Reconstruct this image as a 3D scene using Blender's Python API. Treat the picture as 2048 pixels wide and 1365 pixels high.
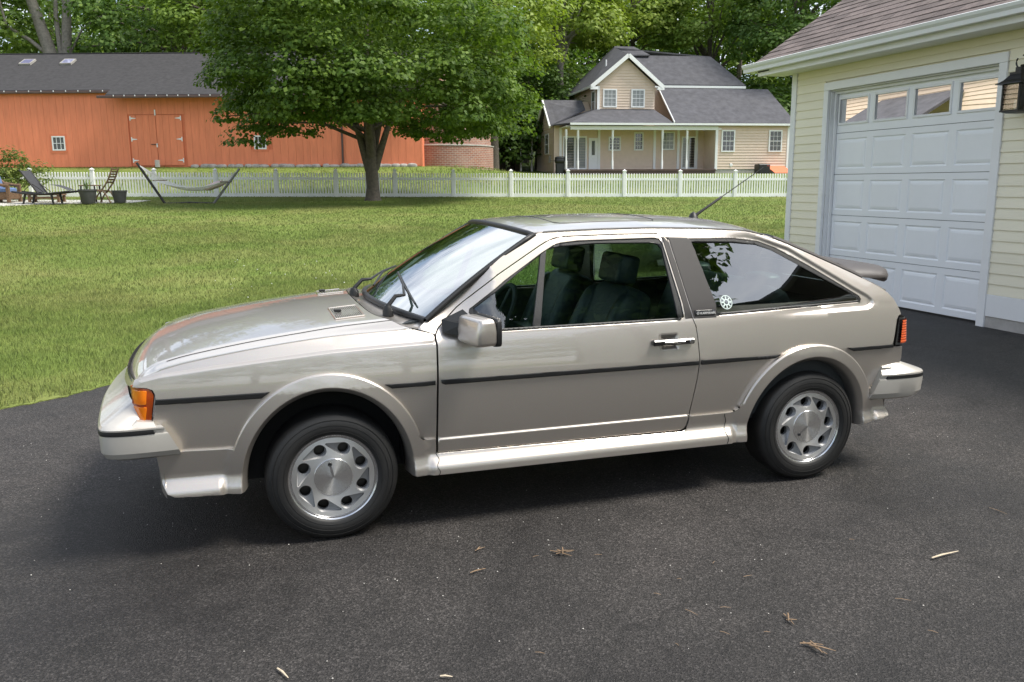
import bpy, math, random
import numpy as np
from mathutils import Vector, Matrix
from mathutils.geometry import delaunay_2d_cdt
PI = math.pi
for o in list(bpy.data.objects): bpy.data.objects.remove(o)
SC = bpy.context.scene
COL = SC.collection
random.seed(7)
NP = np.random.default_rng(11)

# ------------------------------------------------------------------ camera
F_PX, CX, CY, CZ, YAW, PITCH, ROLL = 1704.4, -1.509, -4.3605, 1.5212, -0.30319, 0.18266, -0.00666
cam_d = bpy.data.cameras.new('camera'); cam = bpy.data.objects.new('camera', cam_d); COL.objects.link(cam)
cam_d.sensor_width = 36.0; cam_d.sensor_fit = 'HORIZONTAL'; cam_d.lens = F_PX/2048*36.0
cam_d.clip_start = 0.05; cam_d.clip_end = 3000
fw = Vector((-math.sin(YAW)*math.cos(PITCH), math.cos(YAW)*math.cos(PITCH), -math.sin(PITCH)))
rt = Vector((math.cos(YAW), math.sin(YAW), 0)); up = rt.cross(fw)
r2 = rt*math.cos(ROLL)+up*math.sin(ROLL); u2 = -rt*math.sin(ROLL)+up*math.cos(ROLL)
M = Matrix((r2, u2, -fw)).transposed().to_4x4(); M.translation = (CX, CY, CZ)
cam.matrix_world = M
SC.camera = cam

# ------------------------------------------------------------------ light
SUN_EL, SUN_AZ = math.radians(58), math.radians(-28)     # azimuth counted from +X (right of the picture) towards +Y (away)
wd = bpy.data.worlds.new('World'); SC.world = wd; wd.use_nodes = True
nt = wd.node_tree; nt.nodes.clear()
def N(t, typ, **kw):
    n = t.nodes.new(typ)
    for k, v in kw.items(): setattr(n, k, v)
    return n
sky = N(nt, 'ShaderNodeTexSky', sky_type='NISHITA', sun_disc=False, sun_elevation=SUN_EL, sun_rotation=PI/2-SUN_AZ)
sky.air_density = 1.0; sky.dust_density = 0.6; sky.ozone_density = 1.0
tc = N(nt, 'ShaderNodeTexCoord'); sp = N(nt, 'ShaderNodeSeparateXYZ'); nt.links.new(tc.outputs['Generated'], sp.inputs[0])
ad = N(nt, 'ShaderNodeMath', operation='ADD'); ad.inputs[1].default_value = 0.16; nt.links.new(sp.outputs['Z'], ad.inputs[0])
mx = N(nt, 'ShaderNodeMath', operation='MAXIMUM'); mx.inputs[1].default_value = 0.08; nt.links.new(ad.outputs[0], mx.inputs[0])
dv = N(nt, 'ShaderNodeVectorMath', operation='DIVIDE'); nt.links.new(tc.outputs['Generated'], dv.inputs[0])
cb = N(nt, 'ShaderNodeCombineXYZ'); cb.inputs['Z'].default_value = 1.0
nt.links.new(mx.outputs[0], cb.inputs['X']); nt.links.new(mx.outputs[0], cb.inputs['Y']); nt.links.new(cb.outputs[0], dv.inputs[1])
nz = N(nt, 'ShaderNodeTexNoise'); nz.inputs['Scale'].default_value = 1.1; nz.inputs['Detail'].default_value = 7; nz.inputs['Roughness'].default_value = 0.58; nz.inputs['Distortion'].default_value = 0.4
nt.links.new(dv.outputs[0], nz.inputs['Vector'])
cr = N(nt, 'ShaderNodeValToRGB'); cr.color_ramp.elements[0].position = 0.42; cr.color_ramp.elements[1].position = 0.64
cr.color_ramp.elements[0].color = (0.12, 0.12, 0.12, 1); cr.color_ramp.elements[1].color = (0.95, 0.95, 0.95, 1)
nt.links.new(nz.outputs['Fac'], cr.inputs[0])
mixc = N(nt, 'ShaderNodeMix', data_type='RGBA'); nt.links.new(cr.outputs[0], mixc.inputs['Factor'])
nt.links.new(sky.outputs[0], mixc.inputs['A']); mixc.inputs['B'].default_value = (9.6, 10.0, 10.6, 1)
bg = N(nt, 'ShaderNodeBackground'); bg.inputs['Strength'].default_value = 0.10
nt.links.new(mixc.outputs['Result'], bg.inputs['Color'])
wo = N(nt, 'ShaderNodeOutputWorld'); nt.links.new(bg.outputs[0], wo.inputs[0])
sun_d = bpy.data.lights.new('sun', 'SUN'); sun = bpy.data.objects.new('sun', sun_d); COL.objects.link(sun)
sun_d.energy = 3.1; sun_d.angle = math.radians(20); sun_d.color = (1.0, 0.95, 0.86)
sd = Vector((math.cos(SUN_EL)*math.cos(SUN_AZ), math.cos(SUN_EL)*math.sin(SUN_AZ), math.sin(SUN_EL)))
sun.rotation_euler = sd.to_track_quat('Z', 'Y').to_euler(); sun.location = sd*60
SC.view_settings.view_transform = 'Standard'; SC.view_settings.look = 'None'
SC.view_settings.exposure = 0.82; SC.view_settings.gamma = 1.0; SC.view_settings.use_curve_mapping = False
SC.cycles.max_bounces = 10; SC.cycles.transparent_max_bounces = 24; SC.cycles.caustics_reflective = False; SC.cycles.caustics_refractive = False
SC.cycles.use_denoising = True

# ------------------------------------------------------------------ materials
MATS = {}
def bsdf(name):
    m = bpy.data.materials.new(name); m.use_nodes = True
    t = m.node_tree; b = t.nodes['Principled BSDF']
    MATS[name] = m
    return m, t, b
def L(t, a, b): t.links.new(a, b)
def coords(t, scale=(1, 1, 1), kind='Object'):
    c = N(t, 'ShaderNodeTexCoord'); mp = N(t, 'ShaderNodeMapping'); mp.inputs['Scale'].default_value = scale
    L(t, c.outputs[kind], mp.inputs[0]); return mp.outputs[0]
def noise(t, vec, scale, detail=4, rough=.55, dist=0):
    n = N(t, 'ShaderNodeTexNoise'); n.inputs['Scale'].default_value = scale; n.inputs['Detail'].default_value = detail
    n.inputs['Roughness'].default_value = rough; n.inputs['Distortion'].default_value = dist
    if vec is not None: L(t, vec, n.inputs['Vector'])
    return n.outputs['Fac']
def ramp(t, fac, *stops):
    r = N(t, 'ShaderNodeValToRGB'); e = r.color_ramp.elements
    while len(e) < len(stops): e.new(0.5)
    for i, (p, c) in enumerate(stops):
        e[i].position = p; e[i].color = (c[0], c[1], c[2], 1) if hasattr(c, '__len__') else (c, c, c, 1)
    L(t, fac, r.inputs[0]); return r.outputs[0]
def mixrgb(t, fac, a, b, mode='MIX'):
    m = N(t, 'ShaderNodeMix', data_type='RGBA', blend_type=mode)
    for s, v in (('Factor', fac), ('A', a), ('B', b)):
        if isinstance(v, (int, float)): m.inputs[s].default_value = v
        elif isinstance(v, tuple): m.inputs[s].default_value = (v[0], v[1], v[2], 1)
        else: L(t, v, m.inputs[s])
    return m.outputs['Result']
def bump(t, b, h, strength=.3, dist=.01, prev=None):
    n = N(t, 'ShaderNodeBump'); n.inputs['Strength'].default_value = strength; n.inputs['Distance'].default_value = dist
    L(t, h, n.inputs['Height'])
    if prev is not None: L(t, prev, n.inputs['Normal'])
    L(t, n.outputs[0], b.inputs['Normal']); return n.outputs[0]
def rnd(t):
    return N(t, 'ShaderNodeObjectInfo').outputs['Random']
def simple(name, col, rough=.5, metal=0., coat=0., spec=.5, var=0., vscale=8., bmp=0., bscale=60., objvar=0.):
    m, t, b = bsdf(name)
    b.inputs['Roughness'].default_value = rough; b.inputs['Metallic'].default_value = metal
    b.inputs['Coat Weight'].default_value = coat; b.inputs['Coat Roughness'].default_value = .04
    b.inputs['Specular IOR Level'].default_value = spec
    b.inputs['Base Color'].default_value = (*col, 1)
    if var or objvar:
        v = coords(t)
        c = None
        if var:
            f = noise(t, v, vscale, 5, .6)
            lo = tuple(x*(1-var) for x in col); hi = tuple(min(1, x*(1+var)) for x in col)
            c = ramp(t, f, (.3, lo), (.7, hi))
        if objvar:
            r = rnd(t); k = ramp(t, r, (0., 1-objvar), (1., 1+objvar*.0+.0 if 1+objvar > 1 else 1))
            k = ramp(t, r, (0., 1-objvar), (1., 1.))
            c = mixrgb(t, 1., c if c is not None else col, k, 'MULTIPLY')
        L(t, c, b.inputs['Base Color'])
    if bmp:
        v = coords(t); bump(t, b, noise(t, v, bscale, 4, .6), bmp, .01)
    return m
def glassmat(name, tint, rough=0.0, ior=1.5, boost=0.0, mul=1.25):
    m = bpy.data.materials.new(name); m.use_nodes = True; t = m.node_tree; t.nodes.clear()
    tr = N(t, 'ShaderNodeBsdfTransparent'); tr.inputs[0].default_value = (*tint, 1)
    gl = N(t, 'ShaderNodeBsdfGlossy'); gl.inputs['Roughness'].default_value = rough; gl.inputs[0].default_value = (1, 1, 1, 1)
    fr = N(t, 'ShaderNodeFresnel'); fr.inputs[0].default_value = ior
    mu = N(t, 'ShaderNodeMath', operation='MULTIPLY_ADD'); mu.inputs[1].default_value = mul; mu.inputs[2].default_value = boost; mu.use_clamp = True
    L(t, fr.outputs[0], mu.inputs[0])
    mi = N(t, 'ShaderNodeMixShader'); L(t, mu.outputs[0], mi.inputs[0]); L(t, tr.outputs[0], mi.inputs[1]); L(t, gl.outputs[0], mi.inputs[2])
    ou = N(t, 'ShaderNodeOutputMaterial'); L(t, mi.outputs[0], ou.inputs[0])
    MATS[name] = m; return m

# ------------------------------------------------------------------ mesh helpers
def setp(o, label=None, cat=None, group=None, kind=None):
    if label: o['label'] = label
    if cat: o['category'] = cat
    if group: o['group'] = group
    if kind: o['kind'] = kind
    return o
def empty(name, loc=(0, 0, 0), rz=0., label=None, cat=None, group=None):
    o = bpy.data.objects.new(name, None); COL.objects.link(o); o.location = loc; o.rotation_euler = (0, 0, rz)
    o.empty_display_size = .2
    return setp(o, label, cat, group)
def link(name, me, parent=None, loc=None, rot=None):
    o = bpy.data.objects.new(name, me); COL.objects.link(o)
    if parent is not None: o.parent = parent
    if loc is not None: o.location = loc
    if rot is not None: o.rotation_euler = rot
    return o
def mesh(name, V, F, mat, smooth=False, normals=None, angle=None):
    me = bpy.data.meshes.new(name)
    me.from_pydata([tuple(v) for v in V], [], [tuple(f) for f in F])
    if mat is not None: me.materials.append(MATS[mat] if isinstance(mat, str) else mat)
    if smooth: me.polygons.foreach_set('use_smooth', [True]*len(me.polygons))
    if normals is not None: me.normals_split_custom_set_from_vertices([tuple(n) for n in normals])
    elif smooth and angle: me.set_sharp_from_angle(angle=math.radians(angle))
    me.update(); return me
def fastmesh(name, V, quads, mat, smooth=False):
    V = np.asarray(V, np.float32).reshape(-1, 3); Q = np.asarray(quads, np.int32); k = Q.shape[1]
    me = bpy.data.meshes.new(name)
    me.vertices.add(len(V)); me.vertices.foreach_set('co', V.ravel())
    me.loops.add(Q.size); me.loops.foreach_set('vertex_index', Q.ravel())
    me.polygons.add(len(Q)); me.polygons.foreach_set('loop_start', np.arange(0, Q.size, k, dtype=np.int32))
    me.update(calc_edges=True)
    for mm in (mat if isinstance(mat, (list, tuple)) else [mat]): me.materials.append(MATS[mm])
    if smooth: me.polygons.foreach_set('use_smooth', [True]*len(me.polygons))
    return me
class MB:
    def __init__(s): s.V = []; s.F = []
    def add(s, V, F):
        n = len(s.V); s.V += [tuple(v) for v in V]; s.F += [tuple(i+n for i in f) for f in F]; return s
    def box(s, x0, x1, y0, y1, z0, z1, b=0.):
        if b <= 0:
            V = [(x, y, z) for z in (z0, z1) for y in (y0, y1) for x in (x0, x1)]
            return s.add(V, [(0, 2, 3, 1), (4, 5, 7, 6), (0, 1, 5, 4), (2, 6, 7, 3), (0, 4, 6, 2), (1, 3, 7, 5)])
        # chamfered box: three rings of shifted corners
        X, Y, Z = (x0, x1), (y0, y1), (z0, z1); V = []; idx = {}
        for i in (0, 1):
            for j in (0, 1):
                for k in (0, 1):
                    sx, sy, sz = (1, -1)[i]*b, (1, -1)[j]*b, (1, -1)[k]*b
                    for a, p in enumerate(((X[i], Y[j]+sy, Z[k]+sz), (X[i]+sx, Y[j], Z[k]+sz), (X[i]+sx, Y[j]+sy, Z[k]))):
                        idx[i, j, k, a] = len(V); V.append(p)
        F = []
        I = lambda i, j, k, a: idx[i, j, k, a]
        for i in (0, 1): F.append([I(i, 0, 0, 0), I(i, 1, 0, 0), I(i, 1, 1, 0), I(i, 0, 1, 0)][::(1 if i else -1)])
        for j in (0, 1): F.append([I(0, j, 0, 1), I(0, j, 1, 1), I(1, j, 1, 1), I(1, j, 0, 1)][::(1 if j else -1)])
        for k in (0, 1): F.append([I(0, 0, k, 2), I(1, 0, k, 2), I(1, 1, k, 2), I(0, 1, k, 2)][::(1 if k else -1)])
        for i in (0, 1):
            for j in (0, 1): F.append([I(i, j, 0, 0), I(i, j, 0, 1), I(i, j, 1, 1), I(i, j, 1, 0)][::(1 if i == j else -1)])
            for k in (0, 1): F.append([I(i, 0, k, 0), I(i, 1, k, 0), I(i, 1, k, 2), I(i, 0, k, 2)][::(1 if i == k else -1)])
        for j in (0, 1):
            for k in (0, 1): F.append([I(0, j, k, 1), I(0, j, k, 2), I(1, j, k, 2), I(1, j, k, 1)][::(1 if j == k else -1)])
        for i in (0, 1):
            for j in (0, 1):
                for k in (0, 1): F.append([I(i, j, k, 0), I(i, j, k, 1), I(i, j, k, 2)][::(-1 if (i+j+k) % 2 else 1)])
        return s.add(V, F)
    def tube(s, path, r, n=8, cap=True, flat=1.0):
        P = [Vector(p) for p in path]; R = r if hasattr(r, '__len__') else [r]*len(P)
        V = []; F = []; ref = Vector((0, 0, 1))
        d0 = (P[-1]-P[0]);
        if abs(d0.normalized().z) > .9: ref = Vector((1, 0, 0))
        for i, p in enumerate(P):
            d = (P[min(i+1, len(P)-1)]-P[max(i-1, 0)]).normalized()
            a = d.cross(ref)
            if a.length < 1e-4: a = d.cross(Vector((0, 1, 0)))
            a.normalize(); b = a.cross(d).normalized()
            for k in range(n):
                t = 2*PI*k/n; V.append(p+a*math.cos(t)*R[i]+b*math.sin(t)*R[i]*flat)
        for i in range(len(P)-1):
            for k in range(n):
                F.append((i*n+k, i*n+(k+1) % n, (i+1)*n+(k+1) % n, (i+1)*n+k))
        if cap: F.append(tuple(range(n-1, -1, -1))); F.append(tuple((len(P)-1)*n+k for k in range(n)))
        return s.add(V, F)
    def lathe(s, prof, n=24, c=(0, 0, 0), axis='z', a0=0., a1=2*PI):
        V = []; F = []; full = abs(a1-a0-2*PI) < 1e-6; m = n if full else n+1
        for (r, h) in prof:
            for k in range(m):
                t = a0+(a1-a0)*k/n
                p = (r*math.cos(t), r*math.sin(t), h)
                if axis == 'y': p = (p[0], -p[2], p[1])     # h runs towards -Y
                elif axis == 'x': p = (p[2], p[0], p[1])
                V.append((p[0]+c[0], p[1]+c[1], p[2]+c[2]))
        for i in range(len(prof)-1):
            for k in range(n):
                k2 = (k+1) % m
                F.append((i*m+k, i*m+k2, (i+1)*m+k2, (i+1)*m+k))
        return s.add(V, F)
    def prism(s, poly, lo, hi, axis='z'):
        def P(a, b, h): return {'z': (a, b, h), 'y': (a, h, b), 'x': (h, a, b)}[axis]
        n = len(poly); V = [P(a, b, lo) for a, b in poly]+[P(a, b, hi) for a, b in poly]
        F = [tuple(range(n))[::-1], tuple(range(n, 2*n))]+[(i, (i+1) % n, n+(i+1) % n, n+i) for i in range(n)]
        return s.add(V, F)
    def grid(s, fn, nu, nv):
        V = [fn(i/nu, j/nv) for j in range(nv+1) for i in range(nu+1)]
        F = [(j*(nu+1)+i, j*(nu+1)+i+1, (j+1)*(nu+1)+i+1, (j+1)*(nu+1)+i) for j in range(nv) for i in range(nu)]
        return s.add(V, F)
    def me(s, name, mat, smooth=False, angle=None): return mesh(name, s.V, s.F, mat, smooth, None, angle)
    def build(s, name, mat, parent=None, smooth=False, angle=40, loc=None, rot=None):
        return link(name, s.me(name, mat, smooth, angle if smooth else None), parent, loc, rot)
    def mirrored(s):
        m = MB(); m.V = [(x, -y, z) for x, y, z in s.V]; m.F = [tuple(f)[::-1] for f in s.F]; return m

def cl(t, a=0., b=1.): return a if t < a else b if t > b else t
def ss(t): t = cl(t); return t*t*(3-2*t)
def lerp(a, b, t): return a+(b-a)*t
def softp(t, k): return .5*(t+math.sqrt(t*t+k*k))
def interp(x, pts):
    if x <= pts[0][0]: return pts[0][1]
    for (a, b), (c, d) in zip(pts, pts[1:]):
        if x <= c: return b+(d-b)*(x-a)/(c-a)
    return pts[-1][1]
def spline(pts, n):          # Catmull-Rom through points, n per span
    P = [np.array(p, float) for p in pts]; out = []
    for i in range(len(P)-1):
        p0 = P[max(i-1, 0)]; p1 = P[i]; p2 = P[i+1]; p3 = P[min(i+2, len(P)-1)]
        for k in range(n):
            t = k/n
            out.append(tuple(.5*((2*p1)+(-p0+p2)*t+(2*p0-5*p1+4*p2-p3)*t*t+(-p0+3*p1-3*p2+p3)*t**3)))
    out.append(tuple(P[-1])); return out
def resample(loop, step):
    out = []; n = len(loop)
    for i in range(n):
        a = loop[i]; b = loop[(i+1) % n]; d = math.hypot(b[0]-a[0], b[1]-a[1])
        if d < 1e-6: continue
        k = max(1, int(round(d/step)))
        for j in range(k): out.append((lerp(a[0], b[0], j/k), lerp(a[1], b[1], j/k)))
    return out
def openres(line, step):
    out = []
    for a, b in zip(line, line[1:]):
        k = max(1, int(round(math.hypot(b[0]-a[0], b[1]-a[1])/step)))
        out += [(lerp(a[0], b[0], j/k), lerp(a[1], b[1], j/k)) for j in range(k)]
    return out+[line[-1]]
def inside(P, loops):
    c = np.zeros(len(P), bool); x = P[:, 0]; y = P[:, 1]
    for lp in loops:
        A = np.array(lp); B = np.roll(A, -1, 0)
        for (x1, y1), (x2, y2) in zip(A, B):
            if y1 == y2: continue
            m = ((y1 > y) != (y2 > y)) & (x < (x2-x1)*(y-y1)/(y2-y1)+x1)
            c ^= m
    return c
def bdist(P, loops):
    d = np.full(len(P), 1e9)
    for lp in loops:
        A = np.array(lp); B = np.roll(A, -1, 0)
        for a, b in zip(A, B):
            ab = b-a; L2 = ab@ab
            if L2 < 1e-14: continue
            t = np.clip(((P-a)@ab)/L2, 0, 1)
            q = P-a-t[:, None]*ab; d = np.minimum(d, np.sqrt((q*q).sum(1)))
    return d
def roundpoly(pts, r, n=5):
    """round the corners of a closed polygon; r may be a list"""
    out = []; m = len(pts)
    for i in range(m):
        p = np.array(pts[i], float); a = np.array(pts[i-1], float); b = np.array(pts[(i+1) % m], float)
        rr = r[i] if hasattr(r, '__len__') else r
        da = np.linalg.norm(a-p); db = np.linalg.norm(b-p)
        k = min(rr, .45*da, .45*db)
        if k < 1e-5: out.append(tuple(p)); continue
        s = p+(a-p)/da*k; e = p+(b-p)/db*k
        for j in range(n+1):
            t = j/n; out.append(tuple((1-t)**2*s+2*t*(1-t)*p+t*t*e))
    return out
def panel_data(outline, f, hint, step=.025, holes=(), chamfer=.003, flange=.014, xpts=(), ring=None):
    loops = [resample(outline, step*.8)]+[resample(h, step*.8) for h in holes]
    pts = []; edges = []
    for lp in loops:
        n = len(pts); k = len(lp); pts += lp; edges += [(n+i, n+(i+1) % k) for i in range(k)]
    A = np.array(loops[0]); lo = A.min(0); hi = A.max(0)
    gx = np.arange(lo[0], hi[0], step); gy = np.arange(lo[1], hi[1], step*.87)
    G = np.array([(x+(step/2 if j % 2 else 0), y) for j, y in enumerate(gy) for x in gx])
    if len(G):
        G = G[inside(G, loops)]; G = G[bdist(G, loops) > step*.5]
        if len(xpts) and len(G):
            XP = np.array(xpts); keep = np.ones(len(G), bool)
            for i0 in range(0, len(XP), 400):
                dd = ((G[:, None, :]-XP[None, i0:i0+400, :])**2).sum(2).min(1); keep &= dd > (step*.55)**2
            G = G[keep]
        pts += [tuple(p) for p in G]
    if chamfer > 0:
        c = ring or chamfer*1.3
        for lp in loops:
            Q = np.array(lp); t = np.roll(Q, -1, 0)-np.roll(Q, 1, 0); nn = np.stack([-t[:, 1], t[:, 0]], 1)
            nn /= np.linalg.norm(nn, axis=1)[:, None]+1e-12
            for s in (1, -1):
                R = Q+nn*c*s; ok = inside(R, loops) & (bdist(R, loops) > c*.6); pts += [tuple(p) for p in R[ok]]
    if len(xpts):
        X = np.array(xpts); ok = inside(X, loops) & (bdist(X, loops) > .003); pts += [tuple(p) for p in X[ok]]
    vc, ec, fc, *_ = delaunay_2d_cdt([Vector(p) for p in pts], edges, [], 0, 1e-5)
    V2 = np.array([(v.x, v.y) for v in vc]); F = [tuple(t) for t in fc]
    cen = np.array([V2[list(t)].mean(0) for t in F]); ok = inside(cen, loops); 
    def fat(t):
        a, b, c = V2[t[0]], V2[t[1]], V2[t[2]]; lg = max(np.linalg.norm(a-b), np.linalg.norm(b-c), np.linalg.norm(c-a))
        return abs((b[0]-a[0])*(c[1]-a[1])-(b[1]-a[1])*(c[0]-a[0]))/lg > min(.02, .004*lg) if lg > step*4 else True
    F = [t for t, k in zip(F, ok) if k and fat(t)]
    used = sorted({i for t in F for i in t}); mp = {o: i for i, o in enumerate(used)}
    V2 = V2[used]; F = [tuple(mp[i] for i in t) for t in F]
    cnt = {}
    for t in F:
        for a, b in ((t[0], t[1]), (t[1], t[2]), (t[2], t[0])):
            k = (min(a, b), max(a, b)); cnt[k] = cnt.get(k, 0)+1
    bed = [k for k, c in cnt.items() if c == 1]; bset = {i for e in bed for i in e}
    V = []; NN = []; e = 8e-4; hint = Vector(hint)
    for u, v in V2:
        p = Vector(f(u, v)); du = Vector(f(u+e, v))-Vector(f(u-e, v)); dv_ = Vector(f(u, v+e))-Vector(f(u, v-e))
        n = du.cross(dv_)
        if n.length < 1e-12: n = hint.copy()
        n.normalize()
        if n.dot(hint) < 0: n = -n
        V.append(p); NN.append(n)
    # outward in-plane direction at boundary verts
    outd = {i: Vector((0, 0, 0)) for i in bset}; nb = {}
    for t in F:
        c = (V[t[0]]+V[t[1]]+V[t[2]])/3
        for i in t:
            if i in outd: outd[i] += (V[i]-c)
    for a, b in bed: nb.setdefault(a, []).append(b); nb.setdefault(b, []).append(a)
    for i in bset:
        o = outd[i]-NN[i]*outd[i].dot(NN[i]); q = nb[i]
        if len(q) == 2:
            tg = (V[q[0]]-V[q[1]]).cross(NN[i])
            if tg.length > 1e-9: o = tg*(1 if tg.dot(o) >= 0 else -1)
        if o.length > 1e-9: o.normalize()
        outd[i] = o
    base = [v.copy() for v in V]; N0 = [n.copy() for n in NN]
    if chamfer > 0:
        for i in bset:
            V[i] = V[i]-NN[i]*chamfer*.8; NN[i] = (NN[i]+outd[i]*.55).normalized()
    def orient(fc, Vv, Nn):
        a, b, c = Vv[fc[0]], Vv[fc[1]], Vv[fc[2]]
        g = (b-a).cross(c-a); s = sum((Nn[i] for i in fc), Vector((0, 0, 0)))
        return fc if g.dot(s) >= 0 else tuple(fc[::-1])
    FF = [orient(t, V, NN) for t in F]
    if flange > 0:
        bl = sorted(bset); k = len(V); m1 = {}; m2 = {}
        for i in bl:
            m1[i] = len(V); V.append(V[i].copy()); NN.append(outd[i])
            m2[i] = len(V); V.append(base[i]-N0[i]*flange); NN.append(outd[i])
        for a, b in bed: FF.append(orient((m1[a], m1[b], m2[b], m2[a]), V, NN))
    return V, FF, NN
def panel(name, outline, f, hint, mat, parent, mirror=True, **kw):
    V, F, NN = panel_data(outline, f, hint, **kw)
    pa = parent if isinstance(parent, (list, tuple)) else [parent, parent]
    out = [link(name, mesh(name, V, F, mat, True, NN), pa[0])]
    if mirror:
        V2 = [(v.x, -v.y, v.z) for v in V]; N2 = [(n.x, -n.y, n.z) for n in NN]
        out.append(link(name, mesh(name, V2, [t[::-1] for t in F], mat, True, N2), pa[-1]))
    return out
# ================================================================== car materials
def mat_paint():
    m, t, b = bsdf('paint')
    v = coords(t)
    fl = N(t, 'ShaderNodeTexVoronoi'); fl.inputs['Scale'].default_value = 900; L(t, v, fl.inputs['Vector'])
    c = mixrgb(t, .10, (.575, .525, .470), fl.outputs['Color'], 'OVERLAY')
    dust = noise(t, v, 3.2, 5, .6)
    c = mixrgb(t, ramp(t, dust, (.45, 0.), (.8, .06)), c, (.50, .47, .42))
    L(t, c, b.inputs['Base Color'])
    b.inputs['Metallic'].default_value = .80; b.inputs['Roughness'].default_value = .38
    b.inputs['Coat Weight'].default_value = 1.0; b.inputs['Coat Roughness'].default_value = .012; b.inputs['Coat IOR'].default_value = 1.75
    op = noise(t, v, 140, 2, .5); n = N(t, 'ShaderNodeBump'); n.inputs['Strength'].default_value = .012; n.inputs['Distance'].default_value = .002
    L(t, op, n.inputs['Height']); L(t, n.outputs[0], b.inputs['Coat Normal'])
mat_paint()
simple('bumper_plastic', (.58, .55, .50), .38, metal=.45, coat=.5, var=.06, vscale=5)
simple('black_rubber', (.012, .012, .012), .45, bmp=.15, bscale=300)
simple('black_gloss', (.01, .01, .011), .18, coat=.6)
simple('pillar_black', (.035, .031, .029), .42, bmp=.1, bscale=500)
simple('spoiler_rubber', (.075, .066, .062), .5, bmp=.1, bscale=200)
simple('underbody', (.012, .012, .012), .9)
simple('well_liner', (.02, .019, .018), .85, var=.4, vscale=6)
simple('interior_dark', (.016, .018, .019), .7)
simple('interior_trim', (.03, .035, .037), .6, bmp=.15, bscale=180)
simple('seat_leather', (.034, .045, .048), .42, var=.12, vscale=5, bmp=.08, bscale=120)
simple('headliner', (.16, .16, .155), .95)
simple('chrome', (.62, .62, .6), .12, metal=1.)
simple('rim_lip', (.62, .62, .63), .22, metal=1., var=.06, vscale=12)
simple('slot_paint', (.33, .33, .335), .5, metal=.5)
simple('lug_dark', (.05, .05, .05), .4, metal=.8)
simple('brake_disc', (.06, .055, .05), .4, metal=.7)
simple('grille_black', (.012, .012, .012), .5)
simple('sticker_print', (.62, .72, .68), .5)
simple('badge_print', (.66, .66, .64), .4)
glassmat('window_glass', (.62, .76, .70), 0., 1.52, .03, 2.4)
glassmat('windshield_glass', (.60, .76, .72), 0., 1.42, .0, .60)
glassmat('rear_side_glass', (.50, .62, .57), 0., 1.52, .04, 4.4)
glassmat('lamp_glass', (.9, .9, .9), 0., 1.45)
def mat_lens(name, col, sat):
    m, t, b = bsdf(name)
    b.inputs['Base Color'].default_value = (*col, 1); b.inputs['Roughness'].default_value = .12
    b.inputs['Coat Weight'].default_value = .6; b.inputs['Subsurface Weight'].default_value = .35
    b.inputs['Subsurface Radius'].default_value = (.02, .008, .002); b.inputs['Subsurface Scale'].default_value = .6
mat_lens('amber_lens', (.95, .235, .004), 1); mat_lens('red_lens', (.42, .035, .012), 1); mat_lens('dark_amber_lens', (.38, .06, .004), 1)
mat_lens('tail_amber_lens', (.62, .10, .02), 1)
def mat_tyre():
    m, t, b = bsdf('tyre_rubber'); v = coords(t)
    c = ramp(t, noise(t, v, 7, 6, .65), (.35, (.010, .010, .010)), (.7, (.021, .020, .019))); L(t, c, b.inputs['Base Color'])
    b.inputs['Roughness'].default_value = .58; bump(t, b, noise(t, v, 160, 3, .6), .12, .004)
mat_tyre()
def mat_machined(name, col, rough, aniso):
    m, t, b = bsdf(name)
    b.inputs['Base Color'].default_value = (*col, 1); b.inputs['Metallic'].default_value = 1.; b.inputs['Roughness'].default_value = rough
    b.inputs['Anisotropic'].default_value = aniso; b.inputs['Anisotropic Rotation'].default_value = .25
    tg = N(t, 'ShaderNodeTangent', direction_type='RADIAL', axis='Y'); L(t, tg.outputs[0], b.inputs['Tangent'])
    v = coords(t); f = noise(t, v, 30, 5, .7); L(t, ramp(t, f, (.3, rough*.95), (.75, rough*1.05)), b.inputs['Roughness'])
mat_machined('wheel_face', (.90, .90, .90), .42, .6); mat_machined('cap_face', (.86, .86, .86), .26, .92)

# ================================================================== car surface
def w0(x): return .812-.027*cl((-x-.6)/1.3, 0, 2)**2-.050*cl((x-.6)/1.15, 0, 2)**2
def zcr(x): return interp(x, [(-1.96, .748), (-1.86, .768), (-1.66, .788), (-1.47, .804), (-1.18, .826), (-.95, .834), (-.73, .840), (.3, .848)])
def zbelt(x): return .885+.012*cl((x-.4)/.8)
def wside(x, z):
    w = w0(x); t = z-.68
    if t < 0:
        t = -t; return w-.05*t-.2*t*t
    tb = zbelt(x)-.68; u = min(t, tb)
    w -= .07*u+.40*u*u+.47*(softp(t-tb, .03)-softp(-tb, .03))
    if x < -.45:
        q = z-zcr(x); w -= (.36*softp(q-.004, .004)+.0215*ss(q/.012))*ss((-.40-x)/.32)
    return w
def pdist(x, z, line):
    d = 1e9
    for (a, b), (c, e) in zip(line, line[1:]):
        ux, uz = c-a, e-b; L2 = ux*ux+uz*uz; t = cl(((x-a)*ux+(z-b)*uz)/L2)
        d = min(d, math.hypot(x-a-t*ux, z-b-t*uz))
    return d
QREC = [(.70, 1.262), (.90, 1.258), (.974, 1.243), (1.137, 1.186), (1.306, 1.087), (1.479, .985), (1.563, .939), (1.592, .915), (1.594, .898), (1.575, .882), (1.548, .874), (1.316, .872), (.80, .860)]
def wbody(x, z):
    w = wside(x, z)
    if x > .72 and .85 < z < 1.27:
        d = pdist(x, z, QREC)
        ins = bool(inside(np.array([[x, z]]), [QREC+[(.6, .86), (.6, 1.262)]])[0])
        s = d if ins else -d
        k = ss((x-.72)/.35)*(1. if z > .90 else ss((x-.9)/.5))
        w -= .011*ss((s+.008)/.022)*k
    return w
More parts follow.
